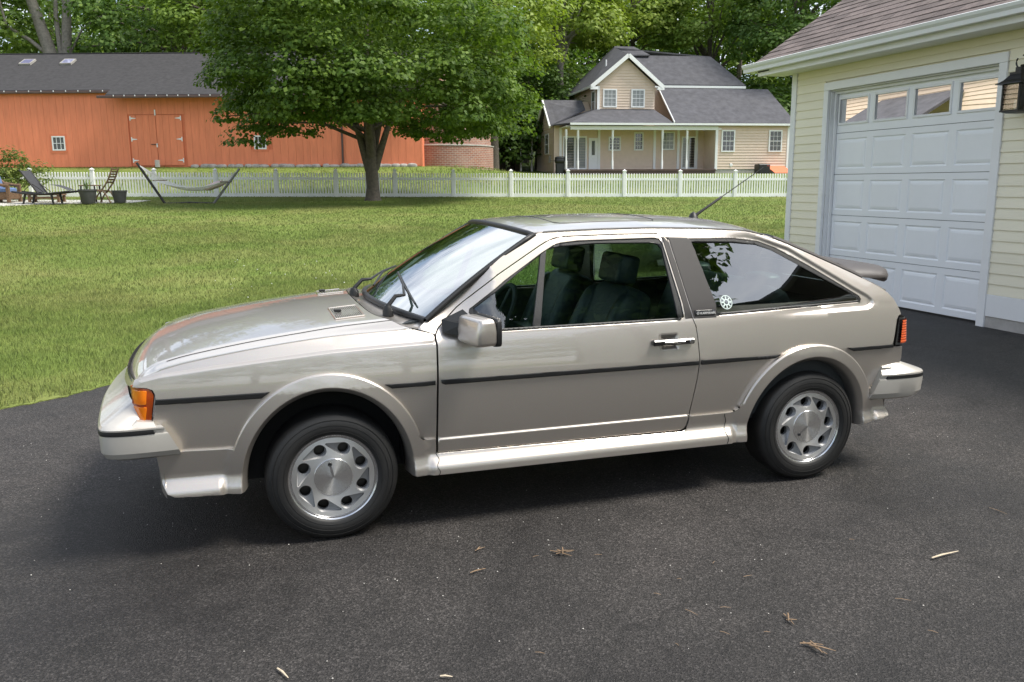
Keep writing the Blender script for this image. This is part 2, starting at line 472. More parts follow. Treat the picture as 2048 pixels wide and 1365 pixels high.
def wdoor(x, z): return wside(x, z)+.0075*ss((.4140-z)/.012)
AF = (-1.212, .281, .337, .377, 1.24); AR = (1.185, .281, .332, .346, 1.265)
def ell(x, z, A): return math.hypot((x-A[0])/A[2], (z-A[1])/A[3])
def arch_extra(e, k):
    t = (e-1)/(k-1)                      # 0 at the opening, 1 at the outer edge of the flare
    return .024+.008*cl((1-t)/.66)-.115*softp(.34-t, .015)-.060*cl(1-t/.12)**2-.005*ss((t-.95)/.05)
def wclad(x, z):
    w = wside(x, max(z, .30))
    base = .012
    lip = .044*ss((.348-z)/.068)
    A = AF if x < 0 else AR; e = ell(x, z, A); t = (e-1)/(A[4]-1)
    if t < 1.35:
        return w+lerp(base+lip*ss((t-.75)/.6), arch_extra(e, A[4])+.022*ss((.345-z)/.07)*ss(t/.4), ss((1.30-t)/.30))
    return w+base+lip
def arc(A, k, z0, n=90, rev=False):
    cx, cz, a, b = A[0], A[1], A[2]*k, A[3]*k
    t0 = math.asin(cl((z0-cz)/b, -1, 1))
    pts = [(cx-a*math.cos(t), cz+b*math.sin(t)) for t in [t0+(PI-2*t0)*i/n for i in range(n+1)]]
    return pts[::-1] if rev else pts
S = lambda fn: (lambda x, z: (x, -fn(x, z), z))
def off(fn, d): return lambda x, z: (x, -(fn(x, z)+d), z)
def insetpoly(poly, d):
    A = np.array(poly); area = .5*np.sum(A[:, 0]*np.roll(A[:, 1], -1)-np.roll(A[:, 0], -1)*A[:, 1]); s = 1 if area > 0 else -1
    out = []
    n = len(A)
    for i in range(n):
        a = A[i]-A[i-1]; b = A[(i+1) % n]-A[i]
        na = np.array([-a[1], a[0]])/max(1e-9, np.linalg.norm(a)); nb = np.array([-b[1], b[0]])/max(1e-9, np.linalg.norm(b))
        m = na+nb; m = m/max(.6, (m@m)/2)
        out.append(tuple(A[i]+s*d*m))
    return out

car = empty('hatchback_car', (0, 0, 0), label='silver beige two-door hatchback coupe parked on the dark driveway', cat='car')
HOODL = [(-1.958, .764), (-1.84, .797), (-1.725, .821), (-1.469, .858), (-1.186, .886), (-.975, .895), (-.82, .900)]
HOODS = spline(HOODL, 4)
def zb(x): return interp(x, HOODS)
# ---- doors
DOOR_F = [(-.741, .343), (-.738, .60), (-.731, .872), (-.716, .896), (-.694, .916), (-.62, .98), (-.422, 1.116), (-.2, 1.238), (-.151, 1.262), (-.094, 1.275)]
DOOR_T = [(.187, 1.279), (.425, 1.277)]
DOOR_R = [(.448, 1.270), (.462, 1.25), (.482, 1.117), (.506, .956), (.521, .876), (.532, .845), (.541, .75), (.545, .679), (.538, .589), (.517, .45), (.501, .360), (.492, .339), (.470, .330)]
DOOR = DOOR_F+DOOR_T+DOOR_R
DWIN = [(-.565, .972), (-.570, .955), (-.456, .874), (-.249, .875), (.45, .876), (.474, .892), (.470, .96), (.431, 1.232), (.418, 1.256), (.38, 1.259), (-.006, 1.256), (-.117, 1.246), (-.197, 1.205), (-.391, 1.091)]
rows = [(x, z) for x in np.arange(-.74, .56, .012) for z in (.4165, .4130, .4100, .4065, .4030, .3995)]
doors = panel('door', insetpoly(DOOR, .0028), S(wdoor), (0, -1, .2), 'paint', car, step=.024, holes=[DWIN, roundpoly([(.331, .820), (.437, .822), (.439, .740), (.335, .738)], .018)], xpts=rows, chamfer=.0014, flange=.02)
# black window surround and glass
DGL = [(-.545, .974), (-.452, .886), (-.28, .886), (.445, .887), (.440, .975), (.424, 1.205), (.408, 1.228), (.385, 1.236), (.085, 1.241), (-.102, 1.232), (-.167, 1.220), (-.197, 1.200)]
panel('window_surround', insetpoly(DWIN, .0005), off(wside, -.006), (0, -1, .2), 'black_rubber', doors, step=.03, holes=[DGL], chamfer=.002, flange=.012)
panel('window_glass', insetpoly(DGL, -.006), off(wside, -.014), (0, -1, .2), 'window_glass', doors, step=.06, chamfer=0, flange=0)
panel('vent_divider', [(-.196, 1.207), (-.166, 1.224), (-.250, .882), (-.288, .882)], off(wside, -.008), (0, -1, .2), 'black_rubber', doors, step=.03, chamfer=.002, flange=.02)
# side strip
def strip(name, poly, parent, d=.011):
    return panel(name, poly, off(wside, d), (0, -1, 0), 'black_rubber', parent, step=.03, chamfer=.004, flange=.014)
strip('side_moulding', [(-.724, .683), (.538, .681), (.536, .661), (-.708, .661), (-.722, .668)], doors)
# handle: recess cup, bar, lock
HC = roundpoly([(.331, .820), (.437, .822), (.439, .740), (.335, .738)], .018)
def cup(x, z):
    d = pdist(x, z, HC+[HC[0]]); return (x, -(wside(x, z)+.001-.016*ss(d/.030)), z)
panel('handle_cup', HC, cup, (0, -1, 0), 'paint', doors, step=.008, chamfer=0, flange=0)
for i, dr in enumerate(doors):
    s = -1 if i == 0 else 1
    hm = MB(); y = -(wside(.40, .78)+.018)
    hm.box(.290, .508, y-.010, y+.022, .768, .795, .006)
    hb = (hm if i == 0 else hm.mirrored()).build('handle', 'black_gloss', dr, True, 30)
    b = MB().box(.345, .455, y-.014, y-.008, .776, .788, .002); (b if i == 0 else b.mirrored()).build('handle_bar', 'chrome', hb)
    k = MB().lathe([(.0, .004), (.009, .004), (.011, 0)], 14, (.488, y-.010, .782), 'y'); (k if i == 0 else k.mirrored()).build('lock', 'chrome', hb, True)
# mirrors
def superell(c, r, e=.35, n=16, m=24, rot=None, taper=None):
    mb = MB(); V = []; F = []
    sg = lambda v, p: math.copysign(abs(v)**p, v)
    for i in range(n+1):
        a = -PI/2+PI*i/n
        for j in range(m):
            b = 2*PI*j/m
            p = Vector((r[0]*sg(math.cos(a), e)*sg(math.cos(b), e), r[1]*sg(math.cos(a), e)*sg(math.sin(b), e), r[2]*sg(math.sin(a), e)))
            if taper: p = Vector(taper(p))
            if rot is not None: p = rot @ p
            V.append(p+Vector(c))
    for i in range(n):
        for j in range(m): F.append((i*m+j, i*m+(j+1) % m, (i+1)*m+(j+1) % m, (i+1)*m+j))
    return mb.add(V, F)
for i, dr in enumerate(doors):
    rz = Matrix.Rotation(.20, 3, 'Z')
    sh = superell((-.575, -.885, .905), (.050, .112, .060), .30, 14, 28, rz, lambda p: (p[0]*(1-.25*(p[2] > 0)*p[2]/.06)-.004, p[1], p[2]))
    a = (sh if i == 0 else sh.mirrored()).build('mirror', 'paint', dr, True, 50)
    bk = superell((-.528, -.877, .903), (.014, .112, .062), .25, 10, 24, rz)
    (bk if i == 0 else bk.mirrored()).build('mirror_rim', 'black_rubber', a, True, 50)
    ft = MB(); ft.add([(-.70, -.757, .880), (-.70, -.735, .935), (-.60, -.77, .880), (-.60, -.725, .975), (-.625, -.83, .872), (-.625, -.825, .925), (-.56, -.83, .872), (-.56, -.825, .93)],
                      [(0, 4, 5, 1), (4, 6, 7, 5), (6, 2, 3, 7), (1, 5, 7, 3), (0, 2, 6, 4)])
    (ft if i == 0 else ft.mirrored()).build('mirror_foot', 'black_rubber', a)
    g = MB().box(-.513, -.511, -.975, -.78, .855, .952); (g if i == 0 else g.mirrored()).build('mirror_face', 'chrome', a)

# ---- body side (A pillar, roof rail, quarter panel)
archR = arc(AR, 1.13, .36); archF = arc(AF, 1.12, .36)
BODY = ([(-.806, .897), (-.79, .912), (-.762, .932), (-.56, 1.078), (-.373, 1.208), (-.233, 1.284), (-.203, 1.293), (-.139, 1.297), (.115, 1.303), (.378, 1.304), (.648, 1.296), (.90, 1.280), (.982, 1.263),
         (1.073, 1.233), (1.143, 1.206), (1.259, 1.156), (1.379, 1.105), (1.5, 1.052), (1.611, 1.0), (1.661, .975), (1.704, .948), (1.737, .913), (1.760, .869), (1.774, .832),
         (1.756, .826), (1.742, .805), (1.724, .728), (1.712, .677), (1.716, .667), (1.779, .663), (1.783, .60), (1.776, .575), (1.70, .57), (1.66, .50), (1.60, .38), (1.575, .365), (1.565, .36)]
        + archR[::-1]+[(.505, .36)]+[p for p in DOOR_R[::-1] if p[1] > .362]+DOOR_T[::-1]+DOOR_F[::-1][:-2])
QWIN = [(.56, 1.251), (.826, 1.246), (.97, 1.227), (1.062, 1.194), (1.243, 1.099), (1.415, .998), (1.515, .939), (1.527, .922), (1.517, .906), (1.061, .897), (.650, .887), (.628, .953)]
QRX = []
for q in np.linspace(-.014, .018, 8): QRX += [tuple(p) for p in resample(insetpoly(resample(QREC+[(.6, .86), (.6, 1.262)], .03), q), .014) if p[0] > .7 and .862 < p[1] < 1.256]
bodies = panel('body_side', insetpoly(BODY, .0015), S(wbody), (0, -1, .2), 'paint', car, step=.022, holes=[QWIN], chamfer=.0014, flange=.02, xpts=QRX)
QGL = [(.585, 1.236), (.821, 1.228), (.953, 1.211), (1.034, 1.182), (1.236, 1.074), (1.41, .983), (1.500, .932), (1.497, .916), (1.063, .910), (.660, .900), (.642, .958), (.607, 1.162)]
panel('window_surround', insetpoly(QWIN, .0005), off(wbody, -.003), (0, -1, .2), 'black_rubber', bodies, step=.03, holes=[QGL], chamfer=.003, flange=.012)
panel('window_glass', insetpoly(QGL, -.006), off(wside, -.016), (0, -1, .2), 'rear_side_glass', bodies, step=.06, chamfer=0, flange=0)
BP = [(.452, 1.262), (.566, 1.256), (.585, 1.24), (.655, .940), (.646, .882), (.526, .882), (.511, .956), (.487, 1.117), (.467, 1.25)]
bpil = panel('pillar_panel', BP, off(wside, .004), (0, -1, .2), 'pillar_black', bodies, step=.03, chamfer=.003, flange=.02)
BP2 = [(.428, 1.262), (.443, 1.262), (.463, 1.235), (.484, 1.117), (.507, .956), (.519, .884), (.48, .882), (.478, .95), (.436, 1.235)]
panel('frame_trim', BP2, off(wside, .0035), (0, -1, .2), 'pillar_black', doors, step=.03, chamfer=.003, flange=.02)
strip('side_moulding', [(.551, .684), (1.000, .680), (.962, .663), (.551, .661)], bodies)
strip('side_moulding', [(1.408, .684), (1.708, .680), (1.710, .662), (1.444, .664)], bodies)
for bo in bodies[:1]:
    bl = [o for o in bo.children if o.name.startswith('side_moulding')]
# maker's plate with lettering on the near pillar panel
def text(name, s, size, parent, loc, rot, mat, ext=.0006, align='LEFT'):
    cu = bpy.data.curves.new(name, 'FONT'); cu.body = s; cu.size = size; cu.extrude = ext; cu.align_x = align
    tmp = bpy.data.objects.new(name, cu); COL.objects.link(tmp); dg = bpy.context.evaluated_depsgraph_get(); me = bpy.data.meshes.new_from_object(tmp.evaluated_get(dg))
    bpy.data.objects.remove(tmp); bpy.data.curves.remove(cu); me.materials.clear(); me.materials.append(MATS[mat]); o = link(name, me, parent)
    o.location = loc; o.rotation_euler = rot; return o
for s, pil in ((-1, bpil[0]), (1, bpil[1])):
    zt = .9045; pl = panel('name_plate', [(.531, .893), (.637, .893), (.642, .918), (.528, .918)], lambda x, z: (x, s*(wside(x, z)+.0075), z), (0, s, 0), 'black_gloss', pil, mirror=False, step=.03, chamfer=.001, flange=.004)[0]
    lean = math.atan2(wside(.59, .893)-wside(.59, .918), .025)
    y = s*(wside(.59, .898)+.0086)
    text('lettering', 'KARMANN', .0165, pl, (.558 if s < 0 else .632, y, .899), (PI/2-lean, 0, 0) if s < 0 else (PI/2-lean, 0, PI), 'badge_print')
    em = MB()
    for k in range(6):
        a = k*PI/3; c = (.545, .9055); em.prism([(c[0]+.0085*math.cos(a+d), c[1]+.0085*math.sin(a+d)) for d in (-.16, .16)]+[(c[0]+.0025*math.cos(a+d), c[1]+.0025*math.sin(a+d)) for d in (.5, -.5)], y-.0006, y+.0006, 'y')
    em.build('emblem', 'badge_print', pl)
# round decal in the quarter window
dc = MB(); cx, cz = .722, .945
yy = lambda x, z: -(wside(x, z)-.0148)
def ringpts(r0, r1, n, a0=0, a1=2*PI):
    V = []; F = []
    for i in range(n+1):
        a = a0+(a1-a0)*i/n
        for r in (r0, r1):
            x, z = cx+r*math.cos(a), cz+r*math.sin(a); V.append((x, yy(x, z), z))
    return V, [(2*i, 2*i+1, 2*i+3, 2*i+2) for i in range(n)]
dc.add(*ringpts(.029, .033, 28)); dc.add(*ringpts(.010, .016, 20))
for k in range(8):
    a = k*PI/4; dc.add(*ringpts(.016, .027, 2, a-.16, a+.16))
dc.build('window_decal', 'sticker_print', bodies[0])

# ---- front fender
FEND = ([(-1.958, .764), (-1.966, .737), (-1.912, .7295), (-1.892, .721), (-1.883, .703), (-1.882, .685), (-1.89, .635), (-1.902, .59), (-1.892, .566), (-1.864, .506), (-1.835, .451), (-1.79, .40), (-1.60, .40), (-1.585, .36)]
        + archF+[(-.7455, .36), (-.742, .60), (-.735, .868), (-.742, .877), (-.806, .894), (-.82, .8985)]+HOODS[::-1][1:-1])
crease = [(x, zcr(x)+d) for x in np.arange(-1.93, -.745, .014) for d in (-.020, -.010, -.004, -.001, .0025, .006, .0095, .013, .018, .026)]
fenders = panel('front_fender', insetpoly(FEND, .0018), S(wside), (0, -1, .3), 'paint', car, step=.022, xpts=crease, chamfer=0, flange=.02)
strip('side_moulding', [(-1.882, .684), (-1.443, .684), (-1.478, .659), (-1.886, .662)], fenders)
strip('side_moulding', [(-.968, .679), (-.750, .682), (-.750, .662), (-.940, .661)], fenders)
# ---- skirt and wheel-arch flares (one moulding each side)
CL = ([(-1.897, .445), (-1.893, .40), (-1.884, .325), (-1.866, .285), (-1.84, .270), (-1.72, .264), (-1.60, .258)]+arc(AF, 1.0, .256)+[(-.84, .253), (-.73, .252), (.60, .250), (.82, .249)]
      + arc(AR, 1.0, .250)+[(1.545, .262), (1.68, .283), (1.715, .295), (1.718, .312), (1.692, .379), (1.60, .384), (1.575, .435)]+arc(AR, AR[4], .438, rev=True)[0:1]
      + arc(AR, AR[4], .438, rev=True)[1:-1]+[(.779, .420), (.762, .408), (.738, .403), (.70, .402), (.512, .402), (.506, .366), (.497, .3375), (.472, .3290), (-.738, .3425), (-.7475, .347), (-.749, .412), (-.79, .413), (-.806, .416), (-.818, .424), (-.828, .436)]
      + arc(AF, AF[4], .45, rev=True)+[(-1.607, .450), (-1.622, .4525), (-1.66, .453), (-1.80, .458), (-1.82, .455)])
extra = []
for A in (AF, AR):
    for t in (.05, .12, .20, .28, .32, .345, .37, .42, .55, .72, .90): extra += arc(A, 1+t*(A[4]-1), .262, 90)
for z in (.27, .285, .295, .305, .315, .325, .335, .345): extra += [(x, z) for x in np.arange(-1.87, 1.70, .02)]
skirts = panel('side_skirt', CL, S(wclad), (0, -1, .1), 'paint', car, step=.022, xpts=extra, chamfer=.002, flange=.035)
# dark seams that split the skirt from the flares
for xs in (-.743, .708):
    sm = MB(); P = [(xs+.006*math.sin(i), -(wclad(xs, z)+.0008), z) for i, z in enumerate(np.linspace(.253, .40 if xs > 0 else .345, 12))]; sm.tube(P, .0016, 5)
    for mm, sk in zip((sm, sm.mirrored()), skirts): mm.build('seam', 'black_rubber', sk)
# ---- hood
def yb(x): return wside(x, zb(x))-.003
def xf(s): return -2.066+.108*(abs(s)/.755)**2.2
def zhood(x, y):
    s = abs(y); b = yb(max(x, -1.958)); z0 = zb(x)+ (.0 if x > -1.958 else (x+1.958)*.30); ya = b-.085
    r1 = interp(x, [(-2.07, .010), (-1.9, .014), (-1.3, .020), (-.9, .034)])
    if s > ya: z = z0+r1*ss((b-s)/.10)*1.02
    else: z = z0+r1*ss(.85)*1.02+.030*(1-(s/ya)**2)+.004*ss((ya-s)/.02)
    d = x-xf(s); z -= .088*max(0., 1-d/.13)**2*(1-cl(s/.80)**5)
    return z
def xrear(s): return -1.0+.05*(s/.72)**2+.13*(s/.72)**8
ys = np.linspace(-.752, .752, 41)
HOOD = [(xf(s)+.002, s) for s in ys]+[(x, yb(x)) for x in np.linspace(-1.94, -.83, 40)]+[(xrear(abs(s)), s) for s in np.linspace(.715, -.715, 41)]+[(x, -yb(x)) for x in np.linspace(-.83, -1.94, 40)]
exh = [(x, sg*(yb(x)-.085+d)) for x in np.arange(-1.95, -.9, .02) for sg in (1, -1) for d in (-.006, 0, .006)]
exh += [(xf(s)+d, s) for s in np.linspace(-.73, .73, 60) for d in (.012, .024, .04, .06)]
hood = panel('hood', HOOD, lambda x, y: (x, y, zhood(x, y)), (0, 0, 1), 'paint', car, mirror=False, step=.028, xpts=exh, flange=.02, chamfer=0)[0]
for s_ in (-1, 1):
    MB().tube([(x, s_*(yb(x)-.083), zhood(x, yb(x)-.083)+.0002) for x in np.linspace(-1.84, -.905, 40)], .0022, 5).build('hood_seam', 'black_rubber', hood)
# hood vents with slats and washer jets
def vent(cx, cy, lx, ly, ang):
    V0 = MB(); ca, sa = math.cos(ang), math.sin(ang)
    q = lambda a, b, h: (cx+a*ca-b*sa, cy+a*sa+b*ca, zhood(cx+a*ca-b*sa, cy+a*sa+b*ca)+h)
    V0.add([q(a, b, .0012) for a, b in ((-lx, -ly), (lx, -ly), (lx, ly), (-lx, ly))], [(0, 1, 2, 3)])
    vt = V0.build('hood_vent', 'underbody', hood)
    for k in range(16):
        a = -lx+2*lx*(k+.5)/16; w = lx/16*.62; s_ = MB()
        s_.add([q(a+i*w, j*ly*.94, h) for i in (-1, 1) for j in (-1, 1) for h in (.001, .004)], [(0, 1, 3, 2), (4, 6, 7, 5), (1, 5, 7, 3), (0, 4, 5, 1), (2, 3, 7, 6)])
        s_.build('slat', 'paint', vt)
    r = MB()
    for a0, b0, a1, b1 in ((-lx, -ly, lx, -ly), (lx, -ly, lx, ly), (lx, ly, -lx, ly), (-lx, ly, -lx, -ly)): r.tube([q(lerp(a0, a1, t), lerp(b0, b1, t), .003) for t in (0, .5, 1)], .004, 6)
    r.build('vent_frame', 'paint', vt)
    MB().box(cx-.055, cx-.022, cy-.008, cy+.008, zhood(cx, cy)+.002, zhood(cx, cy)+.016, .003).build('washer_jet', 'black_rubber', hood)
vent(-1.075, -.40, .065, .125, .03); vent(-1.075, .40, .065, .125, -.03)
# ---- cowl and windscreen
def Bc(t): return Vector((-.762-.160*(1-t*t), .704*t, .931+.030*(1-t*t)))
def Tc(t): return Vector((-.222-.078*(1-t*t), .588*t, 1.286+.034*(1-t*t)))
def wsurf(u, v): # u across -1..1, v 0..1 up
    p = Bc(u).lerp(Tc(u), v); return p+Vector((-.55, 0, .83))*(.022*4*v*(1-v)*(1-.4*u*u))
def cowlf(u, v):
    t = -1+2*u; s = abs(t); y = .722*t; hx = xrear(abs(y))+.006; a = Vector((hx, y, zhood(hx, y)-.002)); b = Bc(t*.995)+Vector((.004, 0, -.012)); p = a.lerp(b, v); p.z -= .010*math.sin(PI*v)
    return p
MB().grid(cowlf, 40, 6).build('cowl_panel', 'paint', car, True, 60)
ws = MB().grid(lambda u, v: wsurf(-1+2*u, v), 32, 16).build('windscreen', 'windshield_glass', car, True, 80)
rim = [wsurf(-1+2*i/30, 0) for i in range(31)]+[wsurf(1, i/12) for i in range(1, 13)]+[wsurf(1-2*i/30, 1) for i in range(1, 31)]+[wsurf(-1, 1-i/12) for i in range(1, 12)]+[wsurf(-1, 0)]
MB().tube(rim, .0145, 8, False).build('windscreen_seal', 'black_rubber', ws, True, 60)
# wipers
for y0, y1, xo in ((-.50, -.02, 0), (.12, .60, 0)):
    tb = y0/.704; base = Bc(tb)+Vector((-.055, 0, .012)); wp = MB()
    wp.lathe([(.026, -.03), (.024, .0), (.016, .018), (0, .02)], 14, base, 'z'); root = wp.build('wiper', 'black_rubber', car, True, 40)
    p1 = wsurf((y0+.02)/.70, .10)+Vector((-.022, 0, .03)); p2 = wsurf((y0+.20)/.69, .20)+Vector((-.012, 0, .02))
    ar = MB().tube([base+Vector((0, 0, .015)), base.lerp(p1, .6)+Vector((-.01, 0, .022)), p1, p2], [.011, .010, .007, .004], 8); ar.build('wiper_arm', 'black_rubber', root, True)
    b1 = MB().tube([wsurf((y0-.06)/.70, .085)+Vector((-.007, 0, .010)), p2+Vector((0, 0, -.004)), wsurf((y0+.44)/.68, .27)+Vector((-.007, 0, .010))], [.005, .007, .005], 6); b1.build('wiper_blade', 'black_rubber', root, True)
# ---- roof
DRIP = [(-.31, 1.266), (-.233, 1.284), (-.203, 1.293), (-.139, 1.297), (.115, 1.303), (.378, 1.304), (.648, 1.296), (.90, 1.280), (.982, 1.263), (1.073, 1.233), (1.143, 1.206), (1.259, 1.156), (1.379, 1.105), (1.5, 1.052), (1.611, 1.0), (1.661, .975), (1.72, .945)]
def zs(x): return interp(x, DRIP)
def yd(x): return wbody(max(x, -.2), zs(max(x, -.2)))
def zroof(x, y):
    c = interp(x, [(-.3, .040), (.2, .048), (1.0, .044), (1.7, .018)]); return zs(x)+.004+c*(1-(abs(y)/yd(x))**2.3)
def xr(s): return .99+.05*(1-(s/.6)**2)
ROOF = [(-.222-.078*(1-(s/.575)**2)+.010, s) for s in np.linspace(-.572, .572, 25)]+[(x, yd(x)-.010) for x in np.linspace(-.19, .975, 30)]+[(xr(abs(s)), s) for s in np.linspace(.575, -.575, 21)]+[(x, -(yd(x)-.010)) for x in np.linspace(.975, -.19, 30)]
roof = panel('roof', ROOF, lambda x, y: (x, y, zroof(x, y)), (0, 0, 1), 'paint', car, mirror=False, step=.04, chamfer=.004, flange=.015)[0]
for s in (-1, 1):
    MB().tube([(x, s*(yd(x)-.004), zs(x)+.001) for x in np.linspace(-.17, 1.0, 40)], .006, 6).build('drip_moulding', 'black_rubber', roof, True)
SR = roundpoly([(-.05, -.42), (.50, -.42), (.50, .42), (-.05, .42)], .07, 6); SRl = resample(SR, .03)+[SR[0]]
MB().tube([(x, y, zroof(x, y)+.0002) for x, y in SRl], .0028, 5, False).build('sunroof_seal', 'black_rubber', roof)
def liner(x, y): return (x, y, zroof(x, y)-.03)
panel('headliner', insetpoly(ROOF, .02), liner, (0, 0, 1), 'headliner', roof, mirror=False, step=.09, chamfer=0, flange=0)
# aerial
an = MB().lathe([(.035, 0), (.030, .012), (.016, .04), (.0, .05)], 16, (.985, .08, zroof(.985, .08)-.004)); ant = an.build('aerial', 'black_rubber', roof, True)
a0 = Vector((.985, .08, zroof(.985, .08)+.015)); ad_ = Vector((1.43, .08, 1.60))-a0
MB().tube([a0-ad_*.04, a0+ad_*.12, a0+ad_*.40, a0+ad_*.42, a0+ad_*1.02], [.013, .008, .0075, .003, .0026], 8).build('aerial_mast', 'black_rubber', ant, True)
# ---- tailgate
HT = [(xr(abs(s))+.007, s) for s in np.linspace(-.58, .58, 21)]+[(x, yd(x)-.007) for x in np.linspace(1.0, 1.70, 30)]+[(1.715, s) for s in np.linspace(.68, -.68, 11)]+[(x, -(yd(x)-.007)) for x in np.linspace(1.70, 1.0, 30)]
HG = roundpoly([(1.10, -.53), (1.52, -.60), (1.52, .60), (1.10, .53)], .05)
gate = panel('tailgate', HT, lambda x, y: (x, y, zroof(x, y)), (.3, 0, 1), 'paint', car, mirror=False, step=.05, holes=[HG], flange=.015)[0]
panel('tailgate_glass', HG, lambda x, y: (x, y, zroof(x, y)-.004), (.3, 0, 1), 'window_glass', gate, mirror=False, step=.08, chamfer=0, flange=0)
gs = HG+[HG[0]]; MB().tube([(x, y, zroof(x, y)) for x, y in gs], .012, 6, False).build('glass_seal', 'black_rubber', gate, True)
for s in (-1, 1):
    MB().tube([(x, s*(yd(x)-.014), zs(x)+.006) for x in np.linspace(1.06, 1.56, 24)], [.012]*24, 6).build('side_seal', 'spoiler_rubber', gate, True)
# spoiler
sp = MB(); sec = [(1.52, 1.088), (1.60, 1.086), (1.70, 1.080), (1.79, 1.066), (1.826, 1.050), (1.838, 1.025), (1.830, .992), (1.812, .982), (1.77, .992), (1.70, 1.012), (1.60, 1.045)]
V = []; ns = 32
for i in range(ns+1):
    y = -.635+1.27*i/ns; e = cl((abs(y)-.50)/.135); k = 1-.75*e**3
    cx_, cz_ = 1.62, 1.035
    for (x, z) in sec: V.append((cx_+(x-cx_)*(1-.25*e**2)+.030*(1-(y/.635)**2)-.035*e*e, y, cz_+(z-cz_)*k-.012*e+.012*(1-(y/.635)**2)))
n = len(sec); F = [(i*n+k, i*n+(k+1) % n, (i+1)*n+(k+1) % n, (i+1)*n+k) for i in range(ns) for k in range(n)]+[tuple(range(n))[::-1], tuple(ns*n+k for k in range(n))]
sp.add(V, F).build('rear_spoiler', 'spoiler_rubber', gate, True, 60)
# ---- rear panel
def rx(y, z): return interp(z, [(.36, 1.66), (.46, 1.74), (.58, 1.795), (.66, 1.800), (.83, 1.795), (.87, 1.782), (.915, 1.755), (.95, 1.715)])-.03*(abs(y)/.76)**4
def rearf(u, v):
    z = .36+.592*v; ye = wside(1.765, z)-.006; y = -ye+2*ye*u; return (rx(y, z), y, z)
rp = MB().grid(rearf, 30, 24).build('rear_panel', 'paint', car, True, 60)
# tail lamps: bezel, ribbed lens
for s in (-1, 1):
    path = spline([(1.722, .768), (1.775, .757), (1.806, .735), (1.818, .69), (1.822, .60), (1.824, .46)], 6)
    def lamp(u, v, d=0., ribs=False):
        i = u*(len(path)-1); k = min(int(i), len(path)-2); f = i-k; x = lerp(path[k][0], path[k+1][0], f); y = lerp(path[k][1], path[k+1][1], f)
        tx, ty = path[k+1][0]-path[k][0], path[k+1][1]-path[k][1]; l = math.hypot(tx, ty); nx, ny = -ty/l, tx/l
        if nx < 0 and ny < 0: nx, ny = -nx, -ny
        z = .675+.142*v; lean = .030*(v if u < .5 else v)
        w = d+(.0013*math.sin(v*PI*2*11) if ribs else 0)
        return (x+nx*w+(.030*v*(1-cl(u*2.2))), s*(y+ny*w-.020*v), z)
    bz = MB().grid(lambda u, v: lamp(u, v, .002), 30, 10).build('tail_lamp', 'black_gloss', rp, True, 60)
    MB().grid(lambda u, v: lamp(.10+.27*u, .06+.86*v, .012, True), 14, 90).build('tail_lens', 'tail_amber_lens', bz, True, 60)
    MB().grid(lambda u, v: lamp(.39+.60*u, .06+.86*v, .012, True), 20, 90).build('tail_lens', 'red_lens', bz, True, 60)
# ---- bumpers
def sweep(name, stations, mat, parent, closed=True, caps=True):
    n = len(stations[0]); V = [p for st in stations for p in st]; F = []
    for i in range(len(stations)-1):
        for k in range(n if closed else n-1):
            F.append((i*n+k, i*n+(k+1) % n, (i+1)*n+(k+1) % n, (i+1)*n+k))
    if caps: F += [tuple(range(n))[::-1], tuple((len(stations)-1)*n+k for k in range(n))]
    return MB().add(V, F).build(name, mat, parent, True, 19)
def halfmirror(pl): return pl+[(x, -y) for x, y in pl[:-1]][::-1]
fo = halfmirror(spline([(-1.815, -.822), (-1.93, -.828), (-2.02, -.825), (-2.075, -.808), (-2.100, -.77), (-2.118, -.66), (-2.140, -.45), (-2.160, -.2), (-2.165, 0)], 4))
fi = halfmirror(spline([(-1.835, -.772), (-1.90, -.778), (-1.945, -.770), (-1.962, -.74), (-1.978, -.70), (-2.0, -.60), (-2.03, -.40), (-2.055, -.2), (-2.06, 0)], 4))
st = []; strp = []
nst = len(fo)
for i, (o, q) in enumerate(zip(fo, fi)):
    q = Vector((q[0], q[1], 0)); o = Vector((o[0], o[1], 0)); d = (o-q).normalized()
    k = min(i, nst-1-i)/(nst/2); fr = ss((k-.12)/.35)
    zi = lerp(.578, .668, fr); sk = (1-ss(k/.28))
    def pt(base, out, z): p = base+d*out; return (p.x-sk*(z-.50)*.50, p.y, z)
    st.append([pt(q, 0, zi), pt(o, -.030, lerp(.578, .602, fr)), pt(o, -.010, lerp(.574, .590, fr)), pt(o, -.001, .578), pt(o, -.001, .572), pt(o, -.010, .570), pt(o, -.010, .554), pt(o, -.001, .552), pt(o, .0, .545), pt(o, -.002, .480), pt(o, -.016, .458), pt(o, -.040, .448), pt(q, 0, .446)])
    strp.append([pt(o, -.012, .5715), pt(o, .0015, .5705), pt(o, .0025, .563), pt(o, .0015, .5545), pt(o, -.012, .5535)])
fb = sweep('front_bumper', st, 'bumper_plastic', car); sweep('bumper_strip', strp[2:-2], 'black_rubber', fb)
